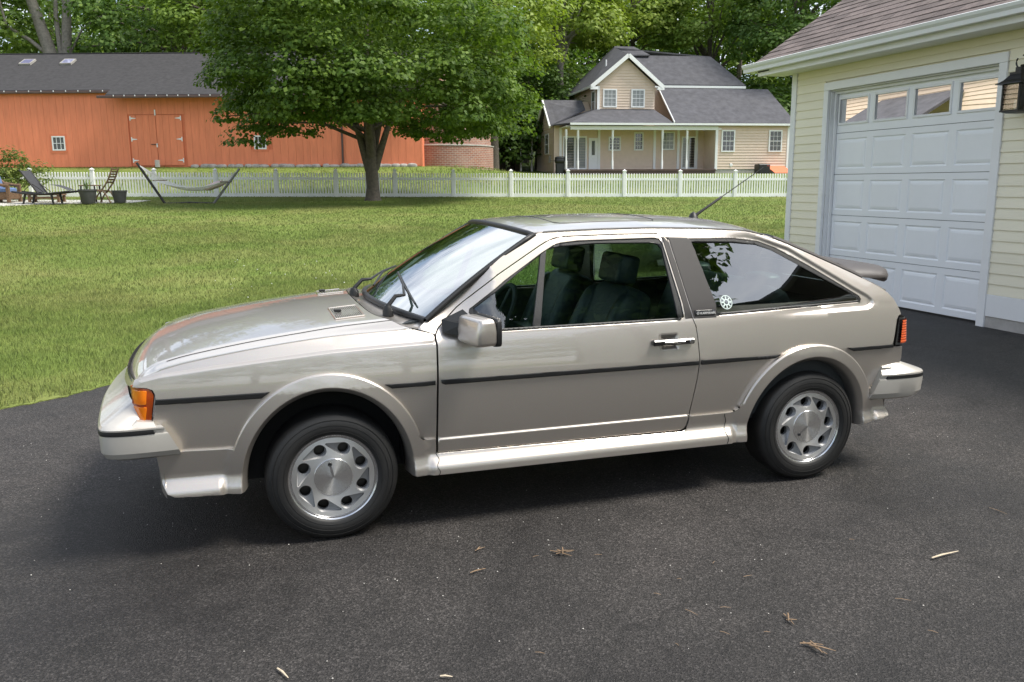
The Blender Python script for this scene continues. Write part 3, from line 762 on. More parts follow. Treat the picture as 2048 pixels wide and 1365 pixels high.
# raised pad on the bumper under the side lamp
for s in (-1, 1):
    pd = MB(); top = [(-1.985, -.70, .628), (-1.955, -.792, .600), (-1.895, -.790, .592), (-1.90, -.74, .60)]; bot = [(-2.025, -.70, .610), (-1.99, -.806, .578), (-1.885, -.806, .574), (-1.88, -.74, .575)]
    V = [(x, s*-y if s > 0 else y, z) for x, y, z in bot+top]
    pd.add(V, [(4, 5, 6, 7), (0, 1, 5, 4), (1, 2, 6, 5), (2, 3, 7, 6), (3, 0, 4, 7)]).build('bumper_pad', 'bumper_plastic', fb, True, 20)
ro = halfmirror(spline([(1.600, -.800), (1.70, -.812), (1.82, -.812), (1.885, -.795), (1.918, -.755), (1.945, -.60), (1.965, -.30), (1.970, 0)], 4))
ri = halfmirror(spline([(1.610, -.745), (1.66, -.755), (1.735, -.752), (1.765, -.735), (1.785, -.70), (1.80, -.55), (1.81, -.30), (1.815, 0)], 4))
st = []; strp = []; nst = len(ro)
for i, (o, q) in enumerate(zip(ro, ri)):
    q = Vector((q[0], q[1], 0)); o = Vector((o[0], o[1], 0)); d = (o-q).normalized(); k = min(i, nst-1-i)/(nst/2); sk = (1-ss(k/.35)); fr = ss((k-.1)/.4)
    zi = lerp(.560, .572, fr)
    def pt(base, out, z): p = base+d*out; return (p.x+sk*(z-.47)*.46, p.y, z)
    st.append([pt(q, 0, zi+.012), pt(q, .03, zi), pt(o, -.030, lerp(.548, .540, fr)), pt(o, -.008, .535), pt(o, -.001, .528), pt(o, -.001, .520), pt(o, -.010, .518), pt(o, -.010, .503), pt(o, -.001, .501), pt(o, 0, .492), pt(o, -.006, .425), pt(o, -.022, .400), pt(o, -.05, .388), pt(q, 0, .388)])
    strp.append([pt(o, -.012, .5195), pt(o, .001, .5185), pt(o, .0015, .511), pt(o, .001, .5025), pt(o, -.012, .5015)])
rb = sweep('rear_bumper', st, 'bumper_plastic', car); sweep('bumper_strip', strp[2:-2], 'black_rubber', rb)
# ---- front: side lamps, grille, headlamps
MK = roundpoly([(-1.976, .726), (-1.906, .720), (-1.901, .686), (-1.920, .594), (-1.968, .594)], [.004, .012, .004, .008, .004], 3)
MKO = roundpoly([(-1.980, .7345), (-1.900, .7275), (-1.887, .700), (-1.905, .592), (-1.972, .588)], [.003, .016, .01, .006, .003], 4)
def wmk(x, z): return wside(x, min(z, .76))-.05*max(0, (-1.925-x)/.05)**2
mo = panel('side_lamp', MKO, off(wmk, -.004), (-.2, -1, 0), 'dark_amber_lens', fenders, step=.015, chamfer=.002, flange=.03)
mid = lambda x, z: (x, -(wmk(x, z)+.0005+(.0012 if abs(z-.657) < .0 else 0)), z)
for j, (za, zb_) in enumerate(((.664, .722), (.597, .655))):
    pl = roundpoly([(-1.972, zb_), (-1.912+(-.004 if j else 0), zb_-.002), (-1.918-(.008 if j else 0), za), (-1.969, za)], .005, 3)
    panel('lens', pl, off(wmk, .0008), (-.2, -1, 0), 'amber_lens', mo, step=.012, chamfer=.002, flange=.004)
def fr_x(y): return xf(abs(y))+.022
gr = MB().grid(lambda u, v: (fr_x(-.74+1.48*u)+.015*(1-v), -.74+1.48*u, .585+.155*v), 40, 4).build('grille', 'grille_black', car, True)
for k in range(7):
    z = .615+.018*k; MB().tube([(fr_x(y)-.004, y, z) for y in np.linspace(-.70, .70, 20)], .004, 5).build('grille_bar', 'black_gloss', gr)
for y in (-.62, -.43, .43, .62):
    x = fr_x(y)+.035
    hl = MB().lathe([(.078, -.004), (.076, .014), (.070, .016)], 28, (x, y, .668), 'x'); 
    hl.V = [(2*x-a, b, c) for a, b, c in hl.V]; h = hl.build('headlamp', 'chrome', gr, True)
    MB().lathe([(0, -.020), (.03, -.018), (.055, -.012), (.072, 0)], 28, (x-.004, y, .668), 'x').build('headlamp_lens', 'lamp_glass', h, True)
    MB().lathe([(0, .03), (.04, .02), (.070, .0)], 28, (x+.002, y, .668), 'x').build('reflector', 'chrome', h, True)
# lower valance under the front bumper and under the rear one
MB().grid(lambda u, v: (-1.868-.055*(1-abs(-1+2*u)**5)-.012*v, (-1+2*u)*(.742+.05*(1-v)), .268+.182*v), 40, 6).build('front_valance', 'paint', car, True)
MB().grid(lambda u, v: (1.70+.03*(1-((-1+2*u))**2), (-1+2*u)*.745, .28+.12*v), 20, 4).build('rear_valance', 'paint', car, True)
# ---- underbody, wheel wells
ub = MB().box(-1.80, 1.60, -.57, .57, .24, .34); ub.box(-1.84, -.80, -.57, .57, .34, .72); ub.box(.80, 1.62, -.57, .57, .34, .60); ub.box(-.84, .80, -.735, .735, .27, .335); ub.box(-1.84, -1.60, -.70, .70, .30, .57); ub.box(1.54, 1.70, -.70, .70, .34, .64)
ub.build('underbody', 'underbody', car)
for A in (AF, AR):
    for s in (-1, 1):
        wl = MB(); V = []; F = []; ap = arc(A, 1.0, .26, 36)
        for (x, z) in ap:
            V.append((x, s*.565, z+.012)); V.append((x, s*(wclad(x, z)-.02), z))
        F = [(2*i, 2*i+1, 2*i+3, 2*i+2) for i in range(len(ap)-1)]; wl.add(V, F)
        n0 = len(ap); wl.add([(x, s*.566, z+.01) for x, z in ap], [tuple(range(n0))]); wl.build('wheel_well', 'well_liner', car)
# ---- wheels (axis along Y, outer face towards -Y)
def wheel_meshes():
    R = .288; ty = MB()
    prof = [(.186, -.010), (.192, .010), (.202, .017), (.222, .021), (.245, .018), (.262, .010), (.2745, .000), (.2805, -.012), (.2835, -.026), (.2845, -.055), (.2848, -.09), (.2845, -.125), (.2835, -.155), (.278, -.172), (.262, -.188), (.23, -.20), (.186, -.19)]
    ty.lathe(spline(prof, 3), 72, (0, 0, 0), 'y')
    for r, h in ((.2085, .0196), (.2350, .0208), (.2560, .0155)): ty.lathe([(r-.0012, h-.0015), (r-.0006, h+.0012), (r+.0006, h+.0012), (r+.0012, h-.0015)], 72, (0, 0, 0), 'y')
    T = ty.me('tyre', 'tyre_rubber', True, 45)
    for k in range(4):
        pass
    lip = MB().lathe([(.1770, -.03), (.1772, .000), (.1785, .0022), (.1850, .0030), (.1862, .0045), (.1925, .0075), (.1955, .006), (.1940, -.004), (.1860, -.012), (.1800, -.18)], 72, (0, 0, 0), 'y'); LP = lip.me('rim', 'rim_lip', True, 35)
    # face disc with teardrop openings, each with a sunk floor pierced by a round hole
    HR, hr = .1315, .0235; tears = []; FV = []; FF_ = []; FN = []
    def addp(V, F, NN):
        n = len(FV)
        FV.extend(V); FF_.extend([tuple(q+n for q in f) for f in F]); FN.extend(NN)
    for k in range(8):
        a = PI/2+.20+k*PI/4; c0 = np.array([HR*math.cos(a), HR*math.sin(a)]); at = a+.52; c1 = np.array([(HR+.019)*math.cos(at), (HR+.019)*math.sin(at)])
        ax = c1-c0; L_ = np.linalg.norm(ax); ax /= L_; R0, R1 = hr+.0055, .0055; be = math.acos((R0-R1)/L_); base = math.atan2(ax[1], ax[0])
        def hull(ins): return [tuple(c0+(R0-ins)*np.array([math.cos(t), math.sin(t)])) for t in np.linspace(base+be, base+2*PI-be, 22)]+[tuple(c1+max(.001, R1-ins)*np.array([math.cos(t), math.sin(t)])) for t in np.linspace(base-be, base+be, 8)]
        tears.append(hull(0.)); ho_, hi_ = hull(0.), hull(.0030)
        def dep(x, z): t = ((x-c0[0])*ax[0]+(z-c0[1])*ax[1])/L_; return lerp(.020, .007, cl(t))
        n = len(ho_); V = [Vector((x, -.0005, z)) for x, z in ho_]+[Vector((x, dep(x, z), z)) for x, z in hi_]; NN = [Vector((c0[0]-x, -.02, c0[1]-z)).normalized() for x, z in ho_]*2
        addp(V, [(q, (q+1) % n, n+(q+1) % n, n+q) for q in range(n)], NN)
        hole = [(c0[0]+hr*math.cos(t), c0[1]+hr*math.sin(t)) for t in np.linspace(0, 2*PI, 24, endpoint=False)]
        V, F, NN = panel_data(hi_, lambda x, z: (x, dep(x, z), z), (0, -1, 0), step=.012, holes=[hole], chamfer=0, flange=.02); addp(V, F, NN)
        if k == 7: SL = mesh('slots', FV, FF_, 'slot_paint', True, FN); FV, FF_, FN = [], [], []
    disc = [(.1768*math.cos(t), .1768*math.sin(t)) for t in np.linspace(0, 2*PI, 72, endpoint=False)]
    V, F, NN = panel_data(disc, lambda x, z: (x, -.0005, z), (0, -1, 0), step=.016, holes=tears, chamfer=0, flange=0); addp(V, F, NN)
    FC = mesh('wheel_face', FV, FF_, 'wheel_face', True, FN)
    cap = MB().lathe([(.0835, -.012), (.0835, .0010), (.0820, .0024), (.04, .0032), (.0, .0036)], 64, (0, 0, 0), 'y'); CP = cap.me('centre_cap', 'cap_face', True, 40)
    gv = MB().lathe([(.0845, -.0055), (.0865, -.004), (.0875, -.0045)], 64, (0, 0, 0), 'y'); GV = gv.me('cap_groove', 'lug_dark', True)
    key = MB(); key.add([(-.0045, -.0046, 0), (.0045, -.0046, 0), (.0045, -.0036, .060), (-.0045, -.0036, .060)], [(0, 1, 2, 3)]); KY = key.me('key_slot', 'rim_lip')
    lk = MB().lathe([(.0095, -.002), (.0085, .0055), (.005, .0062), (.004, .004), (0, .004)], 16, (0, 0, .060), 'y'); LK = lk.me('cap_lock', 'lug_dark', True)
    bd = MB().lathe([(0, -.06), (.15, -.06), (.172, -.062), (.172, -.17)], 40, (0, 0, 0), 'y'); BD = bd.me('brake_disc', 'brake_disc', True)
    return T, LP, FC, CP, GV, KY, LK, BD, SL
WM = wheel_meshes()
for (x, y, rz, spin) in ((-1.2, -.785, .0, .22), (1.2, -.775, 0., 2.25), (-1.2, .785, PI, .9), (1.2, .775, PI, 1.7)):
    w = empty('wheel', (x, y, .283)); w.parent = car; w.rotation_euler = (0, -spin, rz)
    t = link('tyre', WM[0], w); r = link('rim', WM[1], w); wf_ = link('wheel_face', WM[2], w); link('slots', WM[8], w); c = link('centre_cap', WM[3], w); link('cap_groove', WM[4], w); link('key_slot', WM[5], w); link('cap_lock', WM[6], w); link('brake_disc', WM[7], w)
# ---- cabin
cab = MB().box(-.62, 1.50, -.70, .70, .335, .37); cab.build('cabin_floor', 'interior_dark', car)
for s in (-1, 1):
    panel('door_card', [(-.70, .36), (-.69, .86), (.50, .868), (.50, .36)], lambda x, z: (x, s*(wside(x, z)-.055), z), (0, s, 0), 'interior_trim', doors[0 if s < 0 else 1], mirror=False, step=.12, chamfer=0, flange=0)
    panel('quarter_card', [(.53, .36), (.53, .872), (1.52, .89), (1.60, .75), (1.60, .36)], lambda x, z: (x, s*(wside(x, z)-.06), z), (0, s, 0), 'interior_trim', bodies[0 if s < 0 else 1], mirror=False, step=.12, chamfer=0, flange=0)
dm = MB(); dsec = [(-.93, .50), (-.93, .90), (-.80, .925), (-.62, .93), (-.50, .905), (-.46, .86), (-.50, .80), (-.55, .60), (-.60, .50)]
dm.prism(dsec, -.66, .66, 'y'); dash = dm.build('dashboard', 'interior_trim', car, True, 30)
bn = superell((-.50, -.35, .935), (.13, .17, .045), .4); bn.build('instrument_hood', 'interior_trim', dash, True)
swc = Vector((-.34, -.35, .86)); swr = Matrix.Rotation(math.radians(-62), 3, 'Y')
sw = MB().tube([swc+swr @ Vector((.185*math.cos(t), .185*math.sin(t), 0)) for t in np.linspace(0, 2*PI, 41)], .014, 8, False); swo = sw.build('steering_wheel', 'interior_dark', car, True)
hb_ = MB().lathe([(0, .02), (.05, .018), (.06, 0), (.03, -.05), (.03, -.2)], 16); hb_.V = [tuple(swc+swr @ Vector(v)) for v in hb_.V]; hb_.build('horn_pad', 'interior_trim', swo, True)
for a in (0, PI*.5, PI, PI*1.5):
    MB().tube([swc, swc+swr @ Vector((.18*math.cos(a), .18*math.sin(a), 0))], .014, 6, True, .4).build('spoke', 'interior_dark', swo, True)
for y in (-.36, .36):
    st_ = empty('front_seat', (0, 0, 0)); st_.parent = car
    rb_ = Matrix.Rotation(math.radians(24), 3, 'Y')
    superell((-.03, y, .575), (.27, .255, .10), .45, 14, 28, Matrix.Rotation(math.radians(-8), 3, 'Y')).build('cushion', 'seat_leather', st_, True, 60)
    superell((.255, y, .755), (.090, .25, .265), .34, 16, 28, rb_, lambda p: (p[0], p[1]*(1-.16*max(0, p[2]/.3)), p[2])).build('backrest', 'seat_leather', st_, True, 60)
    for q in (-1, 1): superell((.205, y+q*.205, .76), (.075, .055, .24), .6, 12, 16, rb_).build('bolster', 'seat_leather', st_, True, 60)
    for q in (-1, 1): superell((-.06, y+q*.215, .625), (.25, .05, .065), .6, 12, 16, None).build('bolster', 'seat_leather', st_, True, 60)
    superell((.318, y, 1.092), (.058, .130, .075), .26, 12, 20, Matrix.Rotation(math.radians(12), 3, 'Y')).build('headrest', 'seat_leather', st_, True, 60)
rs = empty('rear_seat', (0, 0, 0)); rs.parent = car
superell((.86, 0, .56), (.26, .56, .11), .35, 12, 28).build('cushion', 'seat_leather', rs, True, 60)
superell((1.10, 0, .76), (.09, .58, .24), .35, 12, 28, Matrix.Rotation(math.radians(22), 3, 'Y')).build('backrest', 'seat_leather', rs, True, 60)
for y in (-.36, .36): superell((1.17, y, .985), (.06, .12, .055), .5, 10, 18).build('headrest', 'seat_leather', rs, True, 60)
MB().box(1.16, 1.66, -.62, .62, .84, .86).build('parcel_shelf', 'interior_dark', car)
iv = MB(); superell((-.36, 0, 1.235), (.02, .12, .03), .5).build('rear_view_mirror', 'interior_dark', car, True)
# ================================================================== setting frame (u to the right, d away from the camera, as seen from the camera's spot)
CYA, SYA = math.cos(YAW), math.sin(YAW)
def W(u, d, z=0.): return (CX+u*CYA-d*SYA, CY+u*SYA+d*CYA, z)
def UD(x, y): a, b = x-CX, y-CY; return a*CYA+b*SYA, -a*SYA+b*CYA
BASE = [(0, 0.), (8, 0.), (11, .06), (20, .38), (30, .74), (35, .90), (37, .98), (45, 1.75), (52, 2.55), (58, 2.40), (64, 2.35), (75, 2.8), (120, 6.), (400, 14.)]
TILT = [(0, 0.), (14, 0.), (30, -.009), (36, -.012), (50, 0.), (56, -.010), (62, -.015), (80, 0.), (400, 0.)]
BASER = [(0, 0.), (8, 0.), (11, .06), (20, .38), (30, .74), (35, .90), (37, .98), (45, 1.38), (52, 1.75), (60, 2.12), (64, 2.3), (75, 2.8), (120, 6.), (400, 14.)]
def T(u, d): k = ss((u+3.5)/8); return lerp(interp(d, BASE), interp(d, BASER), k)+interp(d, TILT)*cl(u, -40, 40)*(1-k*.7*ss((d-45)/5))
def TW(x, y): u, d = UD(x, y); return T(u, d)
# ------------------------------------------------------------------ ground materials
def mat_asphalt():
    m, t, b = bsdf('asphalt'); v = coords(t)
    big = noise(t, v, .62, 7, .68, .6); mid = noise(t, v, 3.5, 5, .6); fine = noise(t, v, 190, 3, .6)
    vo = N(t, 'ShaderNodeTexVoronoi'); vo.inputs['Scale'].default_value = 165; vo.inputs['Randomness'].default_value = 1.; L(t, v, vo.inputs['Vector'])
    sp2 = N(t, 'ShaderNodeSeparateColor'); L(t, vo.outputs['Color'], sp2.inputs[0])
    stone = ramp(t, sp2.outputs[0], (.0, (.0110, .0100, .0094)), (.5, (.0285, .0260, .0244)), (.85, (.047, .0430, .0408)), (1., (.088, .081, .077)))
    c = mixrgb(t, 1., stone, ramp(t, big, (.36, (.52, .51, .52)), (.50, (.95, .94, .93)), (.66, (1.42, 1.38, 1.36))), 'MULTIPLY')
    c = mixrgb(t, 1., c, ramp(t, mid, (.3, .80), (.7, 1.14)), 'MULTIPLY')
    wv = N(t, 'ShaderNodeVectorMath', operation='ADD'); L(t, v, wv.inputs[0]); nzz = N(t, 'ShaderNodeTexNoise'); nzz.inputs['Scale'].default_value = 1.3; nzz.inputs['Detail'].default_value = 6; L(t, v, nzz.inputs['Vector']); L(t, nzz.outputs['Color'], wv.inputs[1])
    ck = N(t, 'ShaderNodeTexVoronoi', feature='DISTANCE_TO_EDGE'); ck.inputs['Scale'].default_value = .24; L(t, wv.outputs[0], ck.inputs['Vector'])
    c = mixrgb(t, 1., c, ramp(t, ck.outputs['Distance'], (.0, .66), (.004, 1.)), 'MULTIPLY')
    stn = ramp(t, noise(t, v, 1.7, 6, .7, .8), (.58, 1.), (.70, .62)); c = mixrgb(t, 1., c, stn, 'MULTIPLY')
    L(t, c, b.inputs['Base Color'])
    L(t, ramp(t, big, (.35, .62), (.7, .85)), b.inputs['Roughness']); b.inputs['Specular IOR Level'].default_value = .4
    n1 = bump(t, b, vo.outputs['Distance'], .75, .004); bump(t, b, fine, .5, .003, n1)
mat_asphalt()
def lawncol(t, v):
    big = noise(t, v, .33, 5, .62, .5); mid = noise(t, v, 2.2, 5, .65); st = N(t, 'ShaderNodeMapping'); st.inputs['Rotation'].default_value = (0, 0, 1.2); st.inputs['Scale'].default_value = (.25, 1.6, 1); L(t, v, st.inputs[0])
    streak = noise(t, st.outputs[0], .9, 4, .6)
    g = ramp(t, mid, (.3, (.138, .200, .042)), (.55, (.188, .255, .058)), (.75, (.245, .305, .085)))
    dry = (.34, .31, .125)
    f = ramp(t, big, (.46, 0.), (.72, .55)); f2 = ramp(t, streak, (.48, 0.), (.72, .42))
    return mixrgb(t, f2, mixrgb(t, f, g, dry), (.29, .31, .10))
def mat_lawn():
    m, t, b = bsdf('lawn_soil'); v = coords(t); c = lawncol(t, v); c = mixrgb(t, 1., c, ramp(t, noise(t, v, 40, 4, .7), (.3, .55), (.7, 1.1)), 'MULTIPLY')
    L(t, c, b.inputs['Base Color']); b.inputs['Roughness'].default_value = .95; b.inputs['Specular IOR Level'].default_value = .1; bump(t, b, noise(t, v, 55, 4, .7), .6, .03)
    m, t, b = bsdf('grass_blade'); v = coords(t); c = lawncol(t, v)
    ge = N(t, 'ShaderNodeNewGeometry'); k = ramp(t, ge.outputs['Random Per Island'], (0., (.86, .88, .82)), (.85, (1.12, 1.08, 1.1)), (1., (1.45, 1.30, 1.3)))
    c = mixrgb(t, 1., c, k, 'MULTIPLY'); L(t, c, b.inputs['Base Color']); b.inputs['Roughness'].default_value = .55; b.inputs['Specular IOR Level'].default_value = .25
    vm = N(t, 'ShaderNodeVectorMath', operation='MULTIPLY_ADD'); L(t, ge.outputs['Normal'], vm.inputs[0]); vm.inputs[1].default_value = (.5, .5, .3); vm.inputs[2].default_value = (0, 0, .8); L(t, vm.outputs[0], b.inputs['Normal'])
    tr = N(t, 'ShaderNodeBsdfTranslucent'); L(t, c, tr.inputs[0]); mi = N(t, 'ShaderNodeMixShader'); mi.inputs[0].default_value = .45
    L(t, b.outputs[0], mi.inputs[1]); L(t, tr.outputs[0], mi.inputs[2]); L(t, mi.outputs[0], t.nodes['Material Output'].inputs[0])
    simple('concrete', (.42, .40, .37), .9, var=.18, vscale=3, bmp=.3, bscale=40)
mat_lawn()
# ------------------------------------------------------------------ driveway and lawn sheets
EDGE = spline([(-30, -14), (-16, -6.5), (-8, -1.6), (-5.0, .62), (-3.9, 1.62), (-3.19, 2.18), (-2.86, 2.42), (-2.60, 2.72), (-1.9, 3.45), (-.6, 4.25), (1.2, 4.75), (3.2, 5.05), (5.45, 5.28)], 8)
DRIVE = [tuple(p) for p in EDGE]+[(5.75, 5.28), (5.75, -30), (-30, -30)]
jit = lambda i: .022*math.sin(i*2.3)+.014*math.sin(i*5.1+1)
def zdrive(x, y): return .105*ss((x-2.1)/3.1)+.012*math.sin(x*.7+y*.5)*cl(abs(y+.2)-.9)*0
V, F, NN = panel_data(DRIVE, lambda x, y: (x, y, zdrive(x, y)), (0, 0, 1), step=.9, chamfer=0, flange=0, xpts=[(x, y) for x in np.arange(2, 5.7, .3) for y in np.arange(-3, 5.2, .6)])
setp(link('driveway', mesh('driveway', V, F, 'asphalt', True, NN)), 'dark grey asphalt driveway speckled with grit and twigs', kind='structure')
OUTER = [W(u, d)[:2] for u, d in ((-75, -40), (75, -40), (75, 42), (-75, 42))]
LE = [(x+jit(i)*.6, y+jit(i+40)) for i, (x, y) in enumerate(openres([tuple(p) for p in EDGE]+[(5.42, 5.285)], .12))]
LE = [p for p in LE if p[1] > -13]
LAWN = LE+[(5.44, 5.30)]+[(7, 5.30), (7, -9), (60, -9), W(75, 42)[:2], W(-75, 42)[:2], (-75, 0), (-30, -13.9)]
def zlawn(x, y):
    return max(TW(x, y), .0)+.006
V, F, NN = panel_data(LAWN, lambda x, y: (x, y, zlawn(x, y)), (0, 0, 1), step=1.1, chamfer=0, flange=.06)
setp(link('lawn', mesh('lawn', V, F, 'lawn_soil', True, NN)), 'mown green lawn with dry yellowish patches', kind='structure')
MEAD = [W(u, d)[:2] for u, d in ((-160, 42), (160, 42), (300, 400), (-300, 400))]
V, F, NN = panel_data(MEAD, lambda x, y: (x, y, TW(x, y)), (0, 0, 1), step=6, chamfer=0, flange=0, xpts=[W(u, d)[:2] for u in range(-60, 60, 4) for d in (43, 45, 48, 52, 55, 58, 61, 64, 70)])
setp(link('meadow', mesh('meadow', V, F, 'lawn_soil', True, NN)), 'grassy ground rising towards barn and house', kind='structure')
# ground behind the camera, seen only in reflections
MB().add([(-200, -200, -.05), (200, -200, -.05), (200, -30, -.05), (-200, -30, -.05)], [(0, 1, 2, 3)]).build('ground_behind', 'lawn_soil')
setp(bpy.data.objects['ground_behind'], kind='structure')
# ------------------------------------------------------------------ grass blades
def in_drive(P):
    n = .03*np.sin(P[:, 0]*9+np.sin(P[:, 1]*13)*1.5)+.025*np.sin(P[:, 0]*23+P[:, 1]*17)-.03
    return inside(P+np.stack([n*.6, -n*.8], 1)*-1, [DRIVE])
def grass(name, n, dmin, dmax, half, hgt, wid, label, upow=1.):
    d = np.sqrt(NP.uniform(dmin**2, dmax**2, n)); u = NP.uniform(-1, 1, n)*(d*half[0]+half[1])+d*half[2]
    X = CX+u*CYA-d*SYA; Y = CY+u*SYA+d*CYA
    P = np.stack([X, Y], 1); ok = ~in_drive(P) & ~((X > 5.3) & (Y < 5.5)); dn = d+1.2*np.sin(u*.9)+.8*np.sin(u*2.3+d); tw_ = .22*(dmax-dmin)
    pr = np.clip((dmax-dn)/tw_, 0, 1)*(np.clip((dn-dmin)/tw_, 0, 1) if dmin > 5 else 1); ok &= (NP.uniform(0, 1, len(d)) < pr) & ~((d > 38) & (dmax < 45)); P = P[ok]; u = u[ok]; d = d[ok]; n = len(P)
    clump = .75+.5*np.sin(P[:, 0]*7+np.sin(P[:, 1]*5)*2)*np.sin(P[:, 1]*6.3+np.sin(P[:, 0]*4))
    kk = np.clip((u+3.5)/8, 0, 1); kk = kk*kk*(3-2*kk); k2 = np.clip((d-45)/5, 0, 1); k2 = k2*k2*(3-2*k2)
    z = (1-kk)*np.interp(d, [a for a, _ in BASE], [b for _, b in BASE])+kk*np.interp(d, [a for a, _ in BASER], [b for _, b in BASER])+np.interp(d, [a for a, _ in TILT], [b for _, b in TILT])*u*(1-kk*.7*k2)
    z = np.maximum(z, 0)+.004
    h = hgt*NP.uniform(.55, 1.15, n)*(.8+.25*clump); w = wid*NP.uniform(.7, 1.3, n); a = NP.uniform(0, 2*PI, n); ln = NP.uniform(.15, .85, n)*h; b = NP.uniform(0, 2*PI, n)
    B = np.stack([P[:, 0], P[:, 1], z], 1); dx = np.stack([np.cos(a)*w/2, np.sin(a)*w/2, 0*a], 1); le = np.stack([np.cos(b)*ln, np.sin(b)*ln, 0*a], 1); up_ = np.stack([0*a, 0*a, h], 1)
    V = np.stack([B-dx, B+dx, B+dx*.75+up_*.6+le*.35, B-dx*.75+up_*.6+le*.35, B+up_+le], 1).reshape(-1, 3)
    i = np.arange(n)*5; T3 = np.concatenate([np.stack([i, i+1, i+2], 1), np.stack([i, i+2, i+3], 1), np.stack([i+3, i+2, i+4], 1)])
    o = link(name, fastmesh(name, V, T3, 'grass_blade')); return setp(o, label, 'grass', kind='stuff')
# half: u range = +-(d*half0+half1) + d*half2
grass('grass', 320000, 4.6, 13.0, (.80, .4, -.12), .050, .0055, 'blades of mown grass along the driveway edge')
grass('grass', 250000, 8.5, 23, (.80, .4, -.08), .050, .010, 'mown grass in the middle of the lawn')
grass('grass', 170000, 14.5, 39.5, (.80, .6, -.06), .050, .022, 'mown grass near the white fence')
grass('grass', 45000, 37.5, 54, (.62, .6, -.1), .10, .035, 'rough grass between fence and barn')
n = 260; d = NP.uniform(6.5, 15, n); u = NP.uniform(-.35, .45, n)*d; P = np.stack([CX+u*CYA-d*SYA, CY+u*SYA+d*CYA], 1); P = P[~in_drive(P)]; s = NP.uniform(.006, .011, len(P))
zc0 = np.array([max(TW(x, y), 0)+.05 for x, y in P]); B = np.stack([P[:, 0], P[:, 1], zc0], 1); O6 = np.array([(1, 0, 0), (0, 1, 0), (-1, 0, 0), (0, -1, 0), (0, 0, 1), (0, 0, -1)], float)
V = (B[:, None, :]+O6[None]*s[:, None, None]).reshape(-1, 3); i = np.arange(len(P))*6; Q = np.concatenate([np.stack([i+a, i+b, i+c], 1) for a, b, c in ((0, 1, 4), (1, 2, 4), (2, 3, 4), (3, 0, 4), (1, 0, 5), (2, 1, 5), (3, 2, 5), (0, 3, 5))])
simple('clover_white', (.78, .78, .70), .8)
setp(link('clover_flowers', fastmesh('clover_flowers', V, Q, 'clover_white')), 'tiny white clover flowers dotting the lawn', 'clover', kind='stuff')
# ------------------------------------------------------------------ foliage
def mat_leaf(name, lo, hi, tr=.35):
    m, t, b = bsdf(name); v = coords(t)
    ge = N(t, 'ShaderNodeNewGeometry'); r = ramp(t, ge.outputs['Random Per Island'], (0., lo), (1., hi))
    c = mixrgb(t, 1., r, ramp(t, noise(t, v, .55, 3, .6), (.3, (.72, .78, .75)), (.7, (1.25, 1.15, 1.05))), 'MULTIPLY')
    L(t, c, b.inputs['Base Color']); b.inputs['Roughness'].default_value = .5; b.inputs['Specular IOR Level'].default_value = .2
    tn = N(t, 'ShaderNodeBsdfTranslucent'); c2 = mixrgb(t, 1., c, (1.15, 1.25, .55), 'MULTIPLY'); L(t, c2, tn.inputs[0])
    mi = N(t, 'ShaderNodeMixShader'); mi.inputs[0].default_value = tr; L(t, b.outputs[0], mi.inputs[1]); L(t, tn.outputs[0], mi.inputs[2]); L(t, mi.outputs[0], t.nodes['Material Output'].inputs[0])
mat_leaf('leaf_maple', (.066, .128, .022), (.158, .240, .042))
mat_leaf('leaf_dark', (.068, .130, .032), (.122, .205, .045))
mat_leaf('leaf_mid', (.125, .205, .038), (.200, .290, .058))
mat_leaf('leaf_light', (.185, .270, .045), (.290, .370, .075))
mat_leaf('leaf_shrub', (.070, .120, .025), (.150, .190, .045))
simple('bark', (.105, .088, .070), .9, var=.35, vscale=9, bmp=.9, bscale=26)
simple('bark_pale', (.25, .225, .19), .9, var=.3, vscale=6, bmp=.7, bscale=20)
def unit(V): return V/np.maximum(1e-9, np.linalg.norm(V, axis=1))[:, None]
def leafmesh(name, C, Nn, size, mat, asp=.72):
    n = len(C); Nn = unit(Nn); R = unit(NP.normal(size=(n, 3))); t = unit(np.cross(Nn, R)); b = np.cross(Nn, t); s = size*NP.uniform(.65, 1.3, n)[:, None]
    V = np.stack([C-t*s*.5, C+b*s*.5*asp+Nn*s*.10, C+t*s*.55, C-b*s*.5*asp+Nn*s*.10], 1).reshape(-1, 3)
    i = np.arange(n)*4; Q = np.stack([i, i+1, i+2, i+3], 1); return fastmesh(name, V, Q, mat)
